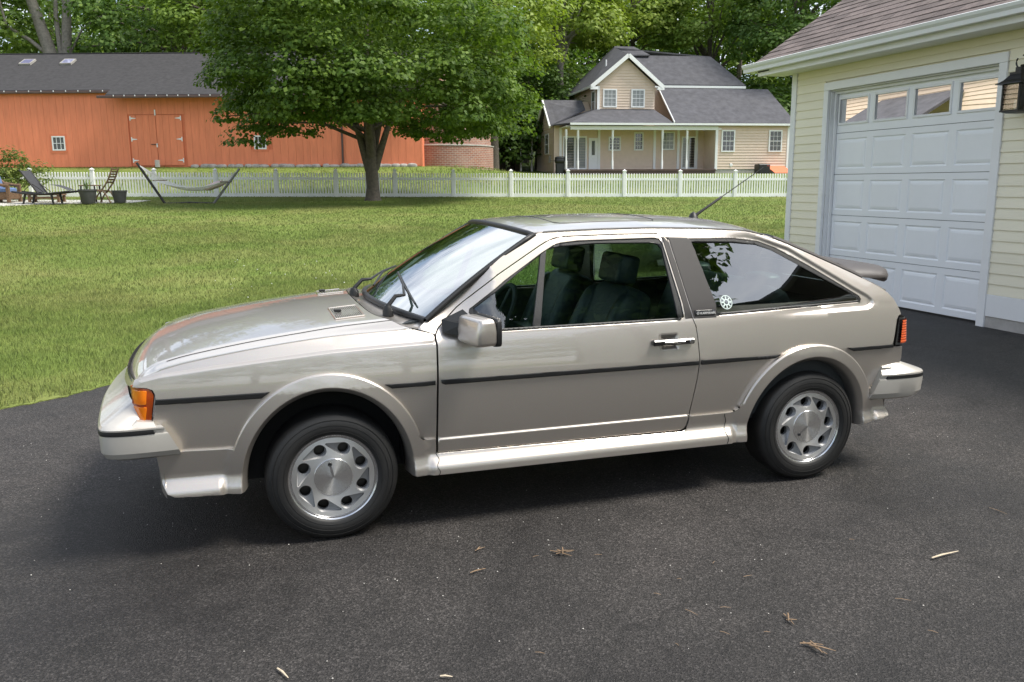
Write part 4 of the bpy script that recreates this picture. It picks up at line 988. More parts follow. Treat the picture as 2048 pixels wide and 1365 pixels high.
def crown(c, rad, nclump, per, size, rc, zlow=-.35, flat=.6, fill=.12, seed=0, droop=.3):
    """leaf centres and normals of a crown made of overlapping leaf clumps"""
    rg = np.random.default_rng(seed); C = []; Nn = []
    dirs = []
    while len(dirs) < nclump:
        v = rg.normal(size=3); v /= np.linalg.norm(v)
        if v[2] < zlow: continue
        dirs.append(v)
    cen = []
    for v in dirs:
        k = rg.uniform(.62, 1.0)**.6*(1+.10*math.sin(v[0]*5+seed)+.08*math.sin(v[1]*7+v[2]*6+seed))
        up_, lo_ = rad[2], rad[3] if len(rad) > 3 else rad[2]
        p = np.array([c[0]+v[0]*rad[0]*k, c[1]+v[1]*rad[1]*k, c[2]+v[2]*(up_ if v[2] > 0 else lo_)*k]); cen.append((p, v))
    for p, v in cen:
        r = rc*rg.uniform(.65, 1.3); m = int(per*(r/rc)**2)
        q = rg.normal(size=(m, 3)); q /= np.linalg.norm(q, axis=1)[:, None]; q[:, 2] = np.where(q[:, 2] < 0, q[:, 2]*.55, q[:, 2])
        rr = rg.uniform(.45, 1.0, m)**.5
        rag = 1+.22*np.sin(q[:, 0]*6+p[0]*3)+.18*np.sin(q[:, 1]*8+p[1])
        L_ = p+q*(rr*rag)[:, None]*np.array([r, r, r*flat]); L_[:, 2] -= droop*r*np.maximum(0, np.hypot(q[:, 0], q[:, 1])*rr-.5)
        C.append(L_); Nn.append(q*.9+v*.35+np.array([0, 0, .95])+rg.normal(size=(m, 3))*.42)
    nf = int(fill*nclump*per)
    if nf:
        q = rg.normal(size=(nf, 3)); q /= np.linalg.norm(q, axis=1)[:, None]; k = rg.uniform(.1, .75, nf)[:, None]
        q[:, 2] = np.where(q[:, 2] < 0, q[:, 2]*(rad[3] if len(rad) > 3 else rad[2])/rad[2]*max(.35, -zlow), q[:, 2])
        C.append(np.array(c)+q*k*np.array(rad[:3])); Nn.append(rg.normal(size=(nf, 3)))
    return np.concatenate(C), np.concatenate(Nn), cen
def limbs(mb, base, top, cen, r0, nl, seed, fork=.5):
    rg = random.Random(seed); b = Vector(base); t = Vector(top)
    pick = rg.sample(range(len(cen)), min(nl, len(cen)))
    for i in pick:
        p = Vector(cen[i][0]); s = b.lerp(t, rg.uniform(fork, 1.)); mid_ = s.lerp(p, .45)+Vector((0, 0, (p-s).length*.10)); r = r0*rg.uniform(.25, .5)
        mb.tube([s, s.lerp(mid_, .5), mid_, p.lerp(mid_, .4), p], [r, r*.85, r*.6, r*.4, r*.15], 7, False)
def tree(name, label, pos, height, rad, cz, mat, nclump, per, size, rc, trunk_r, seed, bark='bark', nl=10, fork=.45, group=None, lean=(0, 0), **kw):
    o = empty(name, pos, label=label, cat='tree', group=group)
    C, Nn, cen = crown((lean[0], lean[1], cz), rad, nclump, per, size, rc, seed=seed, **kw)
    tb = MB(); h = height; tb.tube([(0, 0, -.3), (0, 0, .15), (.02, 0, h*.2), (lean[0]*.4, lean[1]*.4, h*.5), (lean[0], lean[1], h*.9)], [trunk_r*1.35, trunk_r*1.1, trunk_r*.85, trunk_r*.6, trunk_r*.15], 10)
    limbs(tb, (0, 0, h*.12), (lean[0]*.6, lean[1]*.6, h*.7), cen, trunk_r, nl, seed, fork)
    tb.build('trunk', bark, o, True, 60)
    link('crown', leafmesh('crown', C, Nn, size, mat), o); return o
# hero maple beside the fence
mp = W(-5.32, 33.3); zt = T(-5.32, 33.3)
mo_ = empty('maple_tree', (mp[0], mp[1], zt), label='big round leafy maple standing before the white picket fence', cat='tree')
C, Nn, cen = crown((.05, 0, 4.75), (5.75, 5.6, 6.8, 2.75), 270, 330, .15, 1.0, zlow=-.80, flat=.55, fill=.10, seed=5, droop=.5)
link('crown', leafmesh('crown', C, Nn, .15, 'leaf_maple', .8), mo_)
tk = MB(); tk.tube([(0, 0, -.25), (0, 0, .0), (0, 0, .14), (.01, 0, .5), (-.02, 0, 1.25), (-.02, 0, 1.6), (-.05, .1, 3.2), (0, .1, 6.5)], [.44, .35, .29, .245, .24, .26, .18, .08], 16)
for p in ([(-.10, 0, 1.15), (-.30, .0, 1.9), (-.55, .1, 3.0), (-1.2, .2, 4.6), (-2.2, .3, 6.2)], [(.10, 0, 1.2), (.34, -.1, 1.9), (.62, -.1, 2.7), (1.3, 0, 4.0), (2.5, 0, 5.4)], [(0, -.05, 1.5), (-.12, -.4, 2.4), (-.3, -1.2, 3.8), (-.4, -2.4, 5.2)], [(0, .05, 1.5), (.3, .5, 2.5), (.8, 1.4, 4.2)]):
    tk.tube(p, [.17, .14, .11, .08, .04][:len(p)], 10)
limbs(tk, (0, 0, 1.8), (0, 0, 5), [c for c in cen if c[0][2] < 6 and abs(c[0][1]) < 3], .18, 10, 3, .1)
tk.build('trunk', 'bark', mo_, True, 60)
# woods behind: individual trees that can be told apart
def btree(name, label, u, d, height, rad, cz, mat, nclump, per, size, rc, tr, seed, **kw):
    p = W(u, d); return tree(name, label, (p[0], p[1], T(u, d)), height, rad, cz, mat, nclump, per, size, rc, tr, seed, **kw)
GT = 'trees of the wood behind barn and house'
btree('forked_tree', 'tall tree with pale grey forked trunk above the barn roof', -33.5, 66, 20, (7.5, 6, 5, 3), 17.5, 'leaf_dark', 70, 120, .34, 1.9, .02, 21, bark='bark_pale', nl=2, zlow=-.3, fill=.1, group=GT)
ft = bpy.data.objects['forked_tree']; fk = MB()
fk.tube([(0, 0, -.3), (0, 0, 5), (-.25, 0, 7.5), (-.9, 0, 10), (-1.9, 0, 14), (-2.4, 0, 18)], [.62, .52, .48, .42, .30, .15], 10)
fk.tube([(.05, 0, 4.6), (.5, 0, 7.5), (.75, 0, 10.2), (.9, 0, 12)], [.42, .38, .34, .28], 10); fk.tube([(.85, 0, 11.2), (1.5, 0, 13.2), (2.6, 0, 16)], [.22, .2, .1], 8); fk.tube([(.85, 0, 11.2), (.6, 0, 13.5), (.2, 0, 17)], [.2, .16, .08], 8)
fk.tube([(-.3, 0, 8.0), (-1.8, 0, 9.3), (-3.2, 0, 10.2), (-3.6, 0, 12.5)], [.17, .14, .11, .08], 8); fk.tube([(.2, 0, 8.2), (.1, 0, 11), (.3, .2, 14)], [.2, .16, .08], 8); fk.tube([(.8, 0, 8.4), (1.8, 0, 10.2), (3.2, 0, 11.3)], [.09, .07, .05], 6)
fk.build('limb', 'bark_pale', ft, True, 60)
btree('broadleaf_tree', 'dark leafy tree at the top left corner behind the barn', -43, 66, 16, (8, 6, 6.5, 5), 10.5, 'leaf_mid', 95, 120, .33, 1.7, .4, 22, group=GT)
btree('broadleaf_tree', 'dense deep green tree right of the pale forked trunk', -26.0, 69, 16, (7, 6, 7, 6), 10.5, 'leaf_dark', 95, 120, .33, 1.7, .4, 23, group=GT)
btree('broadleaf_tree', 'light green tree behind the barn roof beside the maple crown', -18.5, 64, 16, (6, 5, 7, 6), 10.5, 'leaf_mid', 90, 130, .30, 1.5, .4, 24, group=GT)
btree('broadleaf_tree', 'sunlit tree rising behind the right edge of the maple', -1.2, 62, 17, (5.0, 5, 7.5, 6.5), 9.8, 'leaf_light', 95, 140, .28, 1.4, .35, 25, group=GT)
btree('broadleaf_tree', 'slender pale green tree left of the beige house', 4.2, 74, 19, (5.5, 5, 7, 6), 12, 'leaf_light', 85, 130, .32, 1.5, .35, 26, bark='bark_pale', nl=16, group=GT)
btree('broadleaf_tree', 'bright green tree rising behind the house gable', 11.0, 80, 20, (6, 5, 7, 6), 12.5, 'leaf_light', 85, 125, .34, 1.6, .35, 27, nl=14, group=GT)
btree('broadleaf_tree', 'mid green tree behind the long house ridge', 17.5, 78, 18, (5.5, 5, 6.5, 6), 12, 'leaf_mid', 80, 125, .33, 1.6, .35, 28, nl=12, group=GT)
btree('broadleaf_tree', 'big dark tree between the house roof and the garage roof', 23.5, 72, 19, (6.5, 5.5, 7.5, 8), 11, 'leaf_dark', 120, 125, .32, 1.6, .4, 29, nl=12, group=GT)
btree('broadleaf_tree', 'shadowed low tree at the left corner of the beige house', .2, 72, 10, (4.2, 4, 4.5, 4.2), 5.2, 'leaf_dark', 65, 120, .28, 1.3, .25, 30, group=GT)
# far mass of the wood
def woods(name, spots, mat, size, per, rc, label, seed):
    C = []; Nn = []; tb = MB()
    for i, (x, y, z, h, r) in enumerate(spots):
        c, n, _ = crown((x, y, z+h*.58), (r, r, h*.45, h*.5), 30, per, size, rc, zlow=-.7, seed=seed+i, fill=.05); C.append(c); Nn.append(n)
        tb.tube([(x, y, z-.5), (x+.2, y, z+h*.5), (x, y, z+h*.9)], [.35, .25, .08], 6)
    o = link(name, leafmesh(name, np.concatenate(C), np.concatenate(Nn), size, mat)); setp(o, label, 'woods', kind='stuff')
    tb.build('trunks', 'bark', o, True); o.children[0]['kind'] = 'stuff'; return o
rs_ = random.Random(4)
sp_ = []
for i in range(64):
    d = rs_.uniform(84, 112); u = -58+118*(i+rs_.random())/64; sp_.append((*W(u, d)[:2], T(u, d), rs_.uniform(16, 20.5) if not 2.5 < u/d*100 < 9 else rs_.uniform(13, 15), rs_.uniform(3.6, 5.4)))
woods('woods', sp_[::2], 'leaf_mid', .50, 95, 2.0, 'green wood filling the view behind barn and house', 100)
woods('woods', sp_[1::2], 'leaf_dark', .50, 95, 2.0, 'dark green depths of the wood behind barn and house', 200)
us = []
for i in range(30):
    u = -50+90*(i+rs_.random())/30; d = rs_.uniform(68, 80); us.append((*W(u, d)[:2], T(u, d), rs_.uniform(5, 8), rs_.uniform(2.6, 3.8)))
for u, d, h in ((-2.5, 67, 5.5), (.5, 68, 5), (2.2, 72, 6), (-5, 70, 6), (24, 66, 5), (27, 64, 6), (21, 70, 6)): us.append((*W(u, d)[:2], T(u, d)-.3, h, 2.6))
woods('undergrowth', us, 'leaf_dark', .36, 90, 1.5, 'low dark undergrowth at the foot of the wood', 300)
# trees round the plot on the camera's side (they show in the car's paint and glass)
bk = [(-34, -42, -.05, 11, 5), (-24, -46, -.05, 12, 5.5), (-14, -44, -.05, 10, 5), (-4, -46, -.05, 12, 6), (6, -45, -.05, 11, 5.5), (17, -44, -.05, 12, 6), (-44, -30, -.05, 12, 5.5), (30, -42, -.05, 13, 6), ]
tree('broadleaf_tree', 'tree close behind the viewer, mirrored in the door window', (5.6, -11.6, 0), 15, (2.6, 2.6, 5, 4.5), 10.6, 'leaf_dark', 120, 170, .26, .9, .22, 55, zlow=-.9, fill=.3)
woods('woods', bk, 'leaf_mid', .50, 110, 2.0, 'trees behind the viewer, mirrored in the car windows', 400)
# ================================================================== building materials
def mat_boards(name, col, objvar=.06, rough=.6, var=.05, vs=(1, 1, 1), vscale=3, bmp=.08, bscale=30, dirt=None):
    m, t, b = bsdf(name); v = coords(t, vs)
    f = noise(t, v, vscale, 6, .65); c = ramp(t, f, (.3, tuple(x*(1-var) for x in col)), (.7, tuple(min(1, x*(1+var)) for x in col)))
    r = rnd(t); c = mixrgb(t, 1., c, ramp(t, r, (0., 1-objvar), (1., 1+objvar)), 'MULTIPLY')
    if dirt is not None: c = mixrgb(t, ramp(t, noise(t, v, vscale*.6, 7, .7), (.52, 0.), (.8, .55)), c, dirt)
    L(t, c, b.inputs['Base Color']); b.inputs['Roughness'].default_value = rough
    bump(t, b, noise(t, v, bscale, 4, .6), bmp, .01)
mat_boards('siding_cream', (.83, .775, .61), .035, .55, .04, (1, .3, 3), 2.5)
mat_boards('trim_white', (.80, .80, .80), .02, .45, .03)
mat_boards('door_white', (.84, .85, .87), .015, .42, .02)
mat_boards('gutter_white', (.74, .75, .74), .01, .35, .05, (3, .4, 1))
mat_boards('shingle', (.150, .118, .108), .26, .9, .22, (1, 1, 1), 14, .6, 70)
mat_boards('barn_plank', (.78, .235, .120), .035, .75, .10, (2.2, 2.2, .35), 2.2, .25, 20, (.68, .20, .10))
mat_boards('barn_trim', (.70, .195, .095), .05, .75, .08)
mat_boards('barn_roof', (.038, .036, .037), .05, .95, .28, (1, 1, 1), 4.0, .6, 22, (.064, .061, .060))
mat_boards('house_siding', (.68, .54, .43), .02, .6, .05)
mat_boards('house_roof', (.080, .079, .088), .05, .95, .28, (1, 1, 1), 2.2, .6, 14, (.105, .102, .105))
mat_boards('deck_brown', (.085, .052, .045), .08, .6, .15)
mat_boards('fence_white', (.86, .86, .85), .03, .45, .04)
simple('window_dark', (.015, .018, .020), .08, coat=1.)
simple('skylight_glass', (.22, .22, .36), .12, coat=1.)  # bluish base colour stands in for sky reflected in the panes
simple('curtain_grey', (.20, .21, .21), .35, coat=.6, var=.15, vscale=3)
simple('black_iron', (.010, .010, .011), .42, var=.2, vscale=20)
simple('stone_grey', (.33, .31, .28), .95, var=.35, vscale=2.5, bmp=.7, bscale=9)
simple('foundation', (.40, .38, .355), .95, var=.2, vscale=5, bmp=.4, bscale=30)
glassmat('pane_glass', (.10, .10, .10), .005, 1.6, .12)
glassmat('lantern_glass', (.93, .93, .90), 0., 1.45)
def mat_brick():
    m, t, b = bsdf('silo_brick'); v = coords(t)
    # wrap: angle * radius, height
    sx = N(t, 'ShaderNodeSeparateXYZ'); L(t, v, sx.inputs[0]); an = N(t, 'ShaderNodeMath', operation='ARCTAN2'); L(t, sx.outputs[1], an.inputs[0]); L(t, sx.outputs[0], an.inputs[1])
    mu = N(t, 'ShaderNodeMath', operation='MULTIPLY'); mu.inputs[1].default_value = 3.; L(t, an.outputs[0], mu.inputs[0])
    cb_ = N(t, 'ShaderNodeCombineXYZ'); L(t, mu.outputs[0], cb_.inputs[0]); L(t, sx.outputs[2], cb_.inputs[1])
    br = N(t, 'ShaderNodeTexBrick'); br.inputs['Scale'].default_value = 1.; br.inputs['Brick Width'].default_value = .30; br.inputs['Row Height'].default_value = .11; br.inputs['Mortar Size'].default_value = .012
    br.inputs['Color1'].default_value = (.33, .135, .085, 1); br.inputs['Color2'].default_value = (.24, .105, .075, 1); br.inputs['Mortar'].default_value = (.40, .35, .31, 1); L(t, cb_.outputs[0], br.inputs['Vector'])
    c = mixrgb(t, ramp(t, noise(t, v, 1.2, 6, .7), (.45, 0.), (.8, .5)), br.outputs['Color'], (.44, .34, .29)); L(t, c, b.inputs['Base Color']); b.inputs['Roughness'].default_value = .9
    bump(t, b, br.outputs['Fac'], .5, .02)
mat_brick()
# ================================================================== garage (wall in the plane x = GX, door looks towards -X)
GX, GB = 5.403, .10
gar = empty('garage', (GX, 2.0, GB), label='cream clapboard garage with white panelled overhead door', cat='garage')
def G(mb, name, mat, parent=gar, **kw):
    m = MB(); m.V = [(x-GX, y-2.0, z-GB) for x, y, z in mb.V]; m.F = mb.F; return m.build(name, mat, parent, **kw)
Y0, Y1 = 2.14, 4.80           # outer edges of the door trim
OY0, OY1, OZ = 2.235, 4.715, 2.605
YC = 5.46                      # far corner
wl = MB(); wl.box(GX+.012, GX+.15, -9, OY0-.01, .02, 2.95); wl.box(GX+.012, GX+.15, OY1+.01, YC-.02, .02, 2.95); wl.box(GX+.012, GX+.15, OY0-.01, OY1+.01, OZ+.01, 2.95); wl.box(GX+.15, 12.5, YC-.14, YC-.02, .02, 2.95); wl.box(12.4, 12.5, -9, YC-.15, .02, 2.95); wl.box(GX+.15, 12.4, -9, -8.9, .02, 2.95)
wall = G(wl, 'wall', 'siding_cream')
def board(y0, y1, z0, z1):
    m = MB(); p = [(GX+.010, z1+.014), (GX-.004, z1+.012), (GX-.016, z0+.006), (GX-.0165, z0), (GX+.010, z0)]
    V = [(x, y, z) for y in (y0, y1) for x, z in p]; n = 5
    m.add(V, [(0, 1, 2, 3, 4), (9, 8, 7, 6, 5)]+[(i, (i+1) % n, n+(i+1) % n, n+i) for i in range(n)]); return m
nb_ = 22; zb0, zb1 = .43, 2.72
for k in range(nb_):
    a = zb0+(zb1-zb0)*k/nb_; b_ = zb0+(zb1-zb0)*(k+1)/nb_
    G(board(Y1+.001, YC-.101, a, b_), 'siding_board', 'siding_cream', wall)
    G(board(-3.5, Y0-.001, a, b_), 'siding_board', 'siding_cream', wall)
for a, b_ in ((2.72, 2.80), (2.80, 2.88)): G(board(-3.5, YC-.101, a, b_), 'siding_board', 'siding_cream', wall)
G(MB().box(GX-.026, GX+.01, YC-.10, YC, .10, 2.89, .003), 'corner_trim', 'trim_white'); G(MB().box(GX+.0105, GX+.12, YC-.02, YC+.006, .10, 2.89, .003), 'corner_trim', 'trim_white')
G(MB().box(GX-.022, GX+.008, -3.5, Y0-.002, .215, .428, .003), 'skirt_board', 'trim_white'); G(MB().box(GX-.022, GX+.008, Y1+.002, YC-.102, .215, .428, .003), 'skirt_board', 'trim_white')
G(MB().box(GX-.010, GX+.011, -9, Y0+.03, -.05, .214), 'foundation', 'foundation'); G(MB().box(GX-.010, GX+.011, Y1-.03, YC-.005, -.05, .214), 'foundation', 'foundation')
# door trim and jambs
dt = gar
G(MB().box(GX-.030, GX+.011, Y0, OY0, .102, OZ, .004), 'door_trim', 'trim_white'); G(MB().box(GX-.030, GX+.011, OY1, Y1, .102, OZ, .004), 'door_trim', 'trim_white'); G(MB().box(GX-.031, GX+.011, Y0, Y1, OZ+.001, OZ+.095, .004), 'door_trim', 'trim_white')
for y0, y1 in ((OY0-.002, OY0+.012), (OY1-.012, OY1+.002)): G(MB().box(GX+.0115, GX+.145, y0, y1, .102, OZ, .002), 'jamb', 'trim_white')
for y0, y1 in ((OY0+.012, OY0+.040), (OY1-.040, OY1-.012)): G(MB().box(GX+.060, GX+.098, y0, y1, .102, OZ, .004), 'stop_moulding', 'trim_white')
G(MB().box(GX+.0115, GX+.145, OY0+.013, OY1-.013, OZ-.012, OZ, .002), 'jamb', 'trim_white'); G(MB().box(GX+.060, GX+.098, OY0+.04, OY1-.04, OZ-.045, OZ-.0125, .004), 'stop_moulding', 'trim_white')
# overhead door
DX = GX+.102; dy0, dy1 = OY0+.014, OY1-.014; ns_ = 5; dz0, dz1 = .125, OZ-.013; sh_ = (dz1-dz0)/ns_
odo = empty('overhead_door', (0, 0, 0)); odo.parent = gar
def rectframe(m, y0, y1, z0, z1, x0, holes):
    """front plate of a door section with rectangular openings in a row"""
    zs_ = [(z0, holes[0][2]), (holes[0][3], z1)]
    for a, b_ in zs_: m.box(x0, x0+.04, y0, y1, a, b_)
    ye = [y0]+[v for h in holes for v in (h[0], h[1])]+[y1]
    for a, b_ in zip(ye[0::2], ye[1::2]): m.box(x0+.0, x0+.04, a, b_, holes[0][2], holes[0][3])
cw = (dy1-dy0)/4
def embossed(y0, y1, z0, z1):
    m = MB(); lv = [(0, DX), (.012, DX+.010), (.022, DX+.010), (.030, DX+.004), (.055, DX-.001), (.058, DX-.001)]; V = []
    for ins, x in lv: V += [(x, y0+ins, z0+ins), (x, y1-ins, z0+ins), (x, y1-ins, z1-ins), (x, y0+ins, z1-ins)]
    F = []
    for i in range(len(lv)-1):
        for k in range(4): F.append((i*4+k, i*4+(k+1) % 4, (i+1)*4+(k+1) % 4, (i+1)*4+k))
    F.append(tuple((len(lv)-1)*4+k for k in range(4))); return m.add(V, F)
for r in range(ns_):
    z0 = dz0+r*sh_+.003; z1 = dz0+(r+1)*sh_-.003; m = MB(); hs = []
    for c in range(4):
        a = dy0+c*cw; mx_ = .048
        if r == ns_-1: hs.append((a+mx_+.005, a+cw-mx_-.005, z0+.105, z1-.085))
        else: hs.append((a+mx_, a+cw-mx_, z0+.065, z1-.065))
    rectframe(m, dy0, dy1, z0, z1, DX, hs)
    sec_ = G(m, 'door_section', 'door_white', odo)
    for h in hs:
        if r < ns_-1: G(embossed(*h), 'raised_panel', 'door_white', sec_)
        else:
            fr = MB(); w_ = .028
            for q in ((h[0]-.014, h[1]+.014, h[3]-.012, h[3]+.016), (h[0]-.014, h[1]+.014, h[2]-.016, h[2]+.012)): fr.box(DX-.012, DX+.012, *q, .003)
            for q in ((h[0]-.014, h[0]+.012, h[2]+.0125, h[3]-.0125), (h[1]-.012, h[1]+.014, h[2]+.0125, h[3]-.0125)): fr.box(DX-.0115, DX+.012, *q, .003)
            wf = G(fr, 'window_frame', 'trim_white', sec_)
            gl = MB().grid(lambda u, v: (DX+.008+.00005*math.sin(v*5+u*2), lerp(h[0], h[1], u), lerp(h[2], h[3], v)), 8, 16); G(gl, 'window_pane', 'pane_glass', wf, smooth=True)
            G(MB().box(DX+.030, DX+.034, h[0]-.01, h[1]+.01, h[2]-.01, h[3]+.01), 'backing', 'window_dark', wf)  # dark sheet standing in for the unlit garage interior behind the glass
    if r: G(MB().box(DX+.012, DX+.03, dy0, dy1, z0-.005, z0-.001), 'joint', 'lug_dark', sec_)
G(MB().box(DX+.004, DX+.04, dy0, dy1, .103, .122), 'bottom_seal', 'black_rubber', odo)
G(MB().box(DX+.05, 12.3, OY0-.3, OY1+.3, .06, .085), 'garage_floor', 'concrete')
# eaves
EX, EZ = 5.02, 3.02; pit = .655; ROY = 5.78
G(MB().box(EX+.045, GX+.008, -9, YC+.25, 2.882, 2.90), 'soffit', 'trim_white')
G(MB().box(EX+.020, EX+.0445, -9, YC+.27, 2.872, EZ-.01, .003), 'fascia', 'trim_white')
gp = [(EX+.0195, EZ+.005), (EX-.085, EZ+.015), (EX-.098, EZ+.008), (EX-.090, EZ-.02), (EX-.070, EZ-.045), (EX-.066, EZ-.085), (EX+.0195, EZ-.085), (EX+.0195, EZ-.080), (EX-.060, EZ-.080), (EX-.064, EZ-.042), (EX-.084, EZ-.018), (EX-.088, EZ+.004), (EX+.0195, EZ-.002)]
gm = MB(); V = [(x, y, z) for y in (-9, ROY+.16) for x, z in gp]; n = len(gp); gm.add(V, [tuple(range(n))[::-1], tuple(range(n, 2*n))]+[(i, (i+1) % n, n+(i+1) % n, n+i) for i in range(n)]); G(gm, 'gutter', 'gutter_white')
rk = MB(); a = math.atan(pit)
rk.add([(EX+.02, ROY-.30, EZ-.10), (9.0, ROY-.30, EZ-.10+(9-EX)*pit), (9.0, ROY-.02, EZ-.10+(9-EX)*pit), (EX+.02, ROY-.02, EZ-.10), (EX+.02, ROY-.30, EZ-.01), (9.0, ROY-.30, EZ-.01+(9-EX)*pit), (9.0, ROY-.02, EZ-.01+(9-EX)*pit), (EX+.02, ROY-.02, EZ-.01)], [(0, 1, 2, 3), (7, 6, 5, 4), (0, 4, 5, 1), (3, 2, 6, 7), (0, 3, 7, 4)]); G(rk, 'rake_board', 'trim_white')
rd = MB(); rd.add([(EX-.02, -9, EZ), (9, -9, EZ+(9-EX)*pit), (9, ROY, EZ+(9-EX)*pit), (EX-.02, ROY, EZ), (13.0, -9, EZ), (13.0, ROY, EZ)], [(0, 3, 2, 1), (1, 2, 5, 4)]); rdk = G(rd, 'roof', 'shingle')
rg_ = random.Random(5); cosp = math.cos(a); sinp = math.sin(a); cnt = 0; rest = MB()
def shingle(y0, y1, s0, th):
    m = MB(); V = []
    for s, h in ((s0, .004+th), (s0+.19, .003)):
        for y in (y0, y1): V += [(EX-.03+s*cosp-h*sinp, y, EZ+s*sinp+h*cosp)]
    for s, h in ((s0, .0), (s0+.19, .0)):
        for y in (y0, y1): V += [(EX-.03+s*cosp-h*sinp, y, EZ+s*sinp+h*cosp)]
    return m.add(V, [(0, 2, 3, 1), (0, 1, 5, 4), (0, 4, 6, 2), (1, 3, 7, 5)])
for row in range(30):
    s0 = row*.142; y = ROY+.01-rg_.uniform(.05, .30); yp = ROY+.012
    while yp > -6.:
        m = shingle(max(y, -9)+.002, yp-.002, s0, rg_.choice((.006, .008, .010)))
        if cnt < 290 and row < 13 and yp > -.9: G(m, 'shingle', 'shingle', rdk); cnt += 1
        else: rest.V, rest.F = rest.add(m.V, m.F).V, rest.F
        yp = y; y -= rg_.choice((.17, .26, .33))
ro_ = G(rest, 'shingles', 'shingle', rdk); ro_['kind'] = 'stuff'
# carriage lantern beside the door
lx, ly = 5.235, 1.86; lan = empty('carriage_lantern', (GX-.02, ly, 2.35), label='black carriage lantern with clear glass beside the garage door', cat='lantern')
def LN(mb, name, mat, parent=None, **kw):
    m = MB(); m.V = [(x-(GX-.02), y-ly, z-2.35) for x, y, z in mb.V]; m.F = mb.F; return m.build(name, mat, parent or lan, **kw)
LN(MB().box(GX-.030, GX-.0165, ly-.06, ly+.06, 2.28, 2.62, .004), 'back_plate', 'black_iron')
LN(MB().tube([(GX-.03, ly, 2.50), (5.30, ly, 2.545), (lx, ly, 2.53)], .010, 8), 'arm', 'black_iron', smooth=True)
ra, rb2 = .080, .092
def frust(z0, r0, z1, r1, hs=1):
    return [(lx+sx*r0, ly+sy*r0, z0) for sx, sy in ((-1, -1), (1, -1), (1, 1), (-1, 1))]+[(lx+sx*r1, ly+sy*r1, z1) for sx, sy in ((-1, -1), (1, -1), (1, 1), (-1, 1))]
def fr4(m, *a): m.add(frust(*a), [(0, 1, 5, 4), (1, 2, 6, 5), (2, 3, 7, 6), (3, 0, 4, 7), (3, 2, 1, 0), (4, 5, 6, 7)])
m = MB(); fr4(m, 2.130, .100, 2.145, .100); fr4(m, 2.117, .06, 2.1295, .09); LN(m, 'base', 'black_iron')
m = MB(); fr4(m, 2.372, .138, 2.380, .136); fr4(m, 2.3805, .130, 2.41, .090); fr4(m, 2.4105, .090, 2.455, .058); fr4(m, 2.4555, .06, 2.475, .06); fr4(m, 2.4755, .03, 2.52, .03); LN(m, 'roof', 'black_iron')
for sx in (-1, 1):
    for sy in (-1, 1): LN(MB().box(lx+sx*.088-.007, lx+sx*.088+.007, ly+sy*.088-.007, ly+sy*.088+.007, 2.1455, 2.3715), 'corner_post', 'black_iron')
for s in (-1, 1):
    LN(MB().box(lx-.080, lx+.080, ly+s*.088-.0015, ly+s*.088+.0015, 2.146, 2.371), 'glass_pane', 'lantern_glass'); LN(MB().box(lx+s*.088-.0015, lx+s*.088+.0015, ly-.080, ly+.080, 2.146, 2.371), 'glass_pane', 'lantern_glass')
LN(MB().tube([(lx, ly+.055*math.sin(t), 2.565+.055*math.cos(t)) for t in np.linspace(.9, 2*PI-.2, 24)], .007, 6), 'scroll', 'black_iron', smooth=True)
for dx, dy in ((-.03, 0), (.03, .02), (.0, -.035)): LN(MB().tube([(lx+dx, ly+dy, 2.146), (lx+dx, ly+dy, 2.235)], .011, 8), 'candle', 'trim_white')
# ================================================================== white picket fence
FPX = [-24, -7.28]
def fence_d(u): return 34.9+ (u+19.)*.085
fn = empty('picket_fence', W(-19, 34.9, 0), label='white picket fence with capped posts along the lawn', cat='fence')
fn_inv = Vector(W(-19, 34.9, 0))
post_u = [-23.9, -21.5]; u_ = -19.0
post_u = [-19.32+2.415*k for k in range(-2, 15)]
pm = MB(); pm.box(-.065, .065, -.065, .065, -.2, 1.08); pm.box(-.085, .085, -.085, .085, 1.081, 1.105, .005); pm.add([(-.07, -.07, 1.106), (.07, -.07, 1.106), (.07, .07, 1.106), (-.07, .07, 1.106), (0, 0, 1.165)], [(0, 1, 4), (1, 2, 4), (2, 3, 4), (3, 0, 4)])
POST = pm.me('post', 'fence_white')
pk_ = MB(); pk_.box(-.028, .028, -.012, .012, .05, .965); pk_.add([(-.028, -.012, .9655), (.028, -.012, .9655), (.028, .012, .9655), (-.028, .012, .9655), (0, 0, .995)], [(0, 1, 4), (1, 2, 4), (2, 3, 4), (3, 0, 4)]); PICK = pk_.me('picket', 'fence_white')
def fpos(u): d = fence_d(u); w = W(u, d, T(u, d)); return Vector(w)-fn_inv
ang = YAW+math.atan(.085); npk = 0; restp = MB()
for i, u in enumerate(post_u):
    link('post', POST, fn, fpos(u), (0, 0, ang))
    if i == len(post_u)-1: break
    a = fpos(u); b_ = fpos(post_u[i+1]); dirv = (b_-a).normalized(); nrm = Vector((-dirv.y, dirv.x, 0)).normalized()
    for z0, z1, nm in ((.0, .15, 'bottom_rail'), (.70, .80, 'top_rail')):
        r = MB(); th = .022
        V = [p+nrm*s*th+Vector((0, 0, z)) for p in (a+dirv*.066, b_-dirv*.066) for s in (-1, 1) for z in (z0, z1)]
        r.add(V, [(0, 1, 3, 2), (4, 6, 7, 5), (0, 4, 5, 1), (2, 3, 7, 6), (1, 5, 7, 3), (0, 2, 6, 4)]); r.build(nm, 'fence_white', fn)
    n = 21
    for k in range(n):
        p = a.lerp(b_, (k+.75)/(n+.5))
        if i < 2: continue
        link('picket', PICK, fn, p, (0, 0, ang)) if npk < 300 else restp.add([(x+p.x, y+p.y, z+p.z) for x, y, z in pk_.V], pk_.F); npk += 1
if restp.V: restp.build('pickets', 'fence_white', fn)['kind'] = 'stuff'
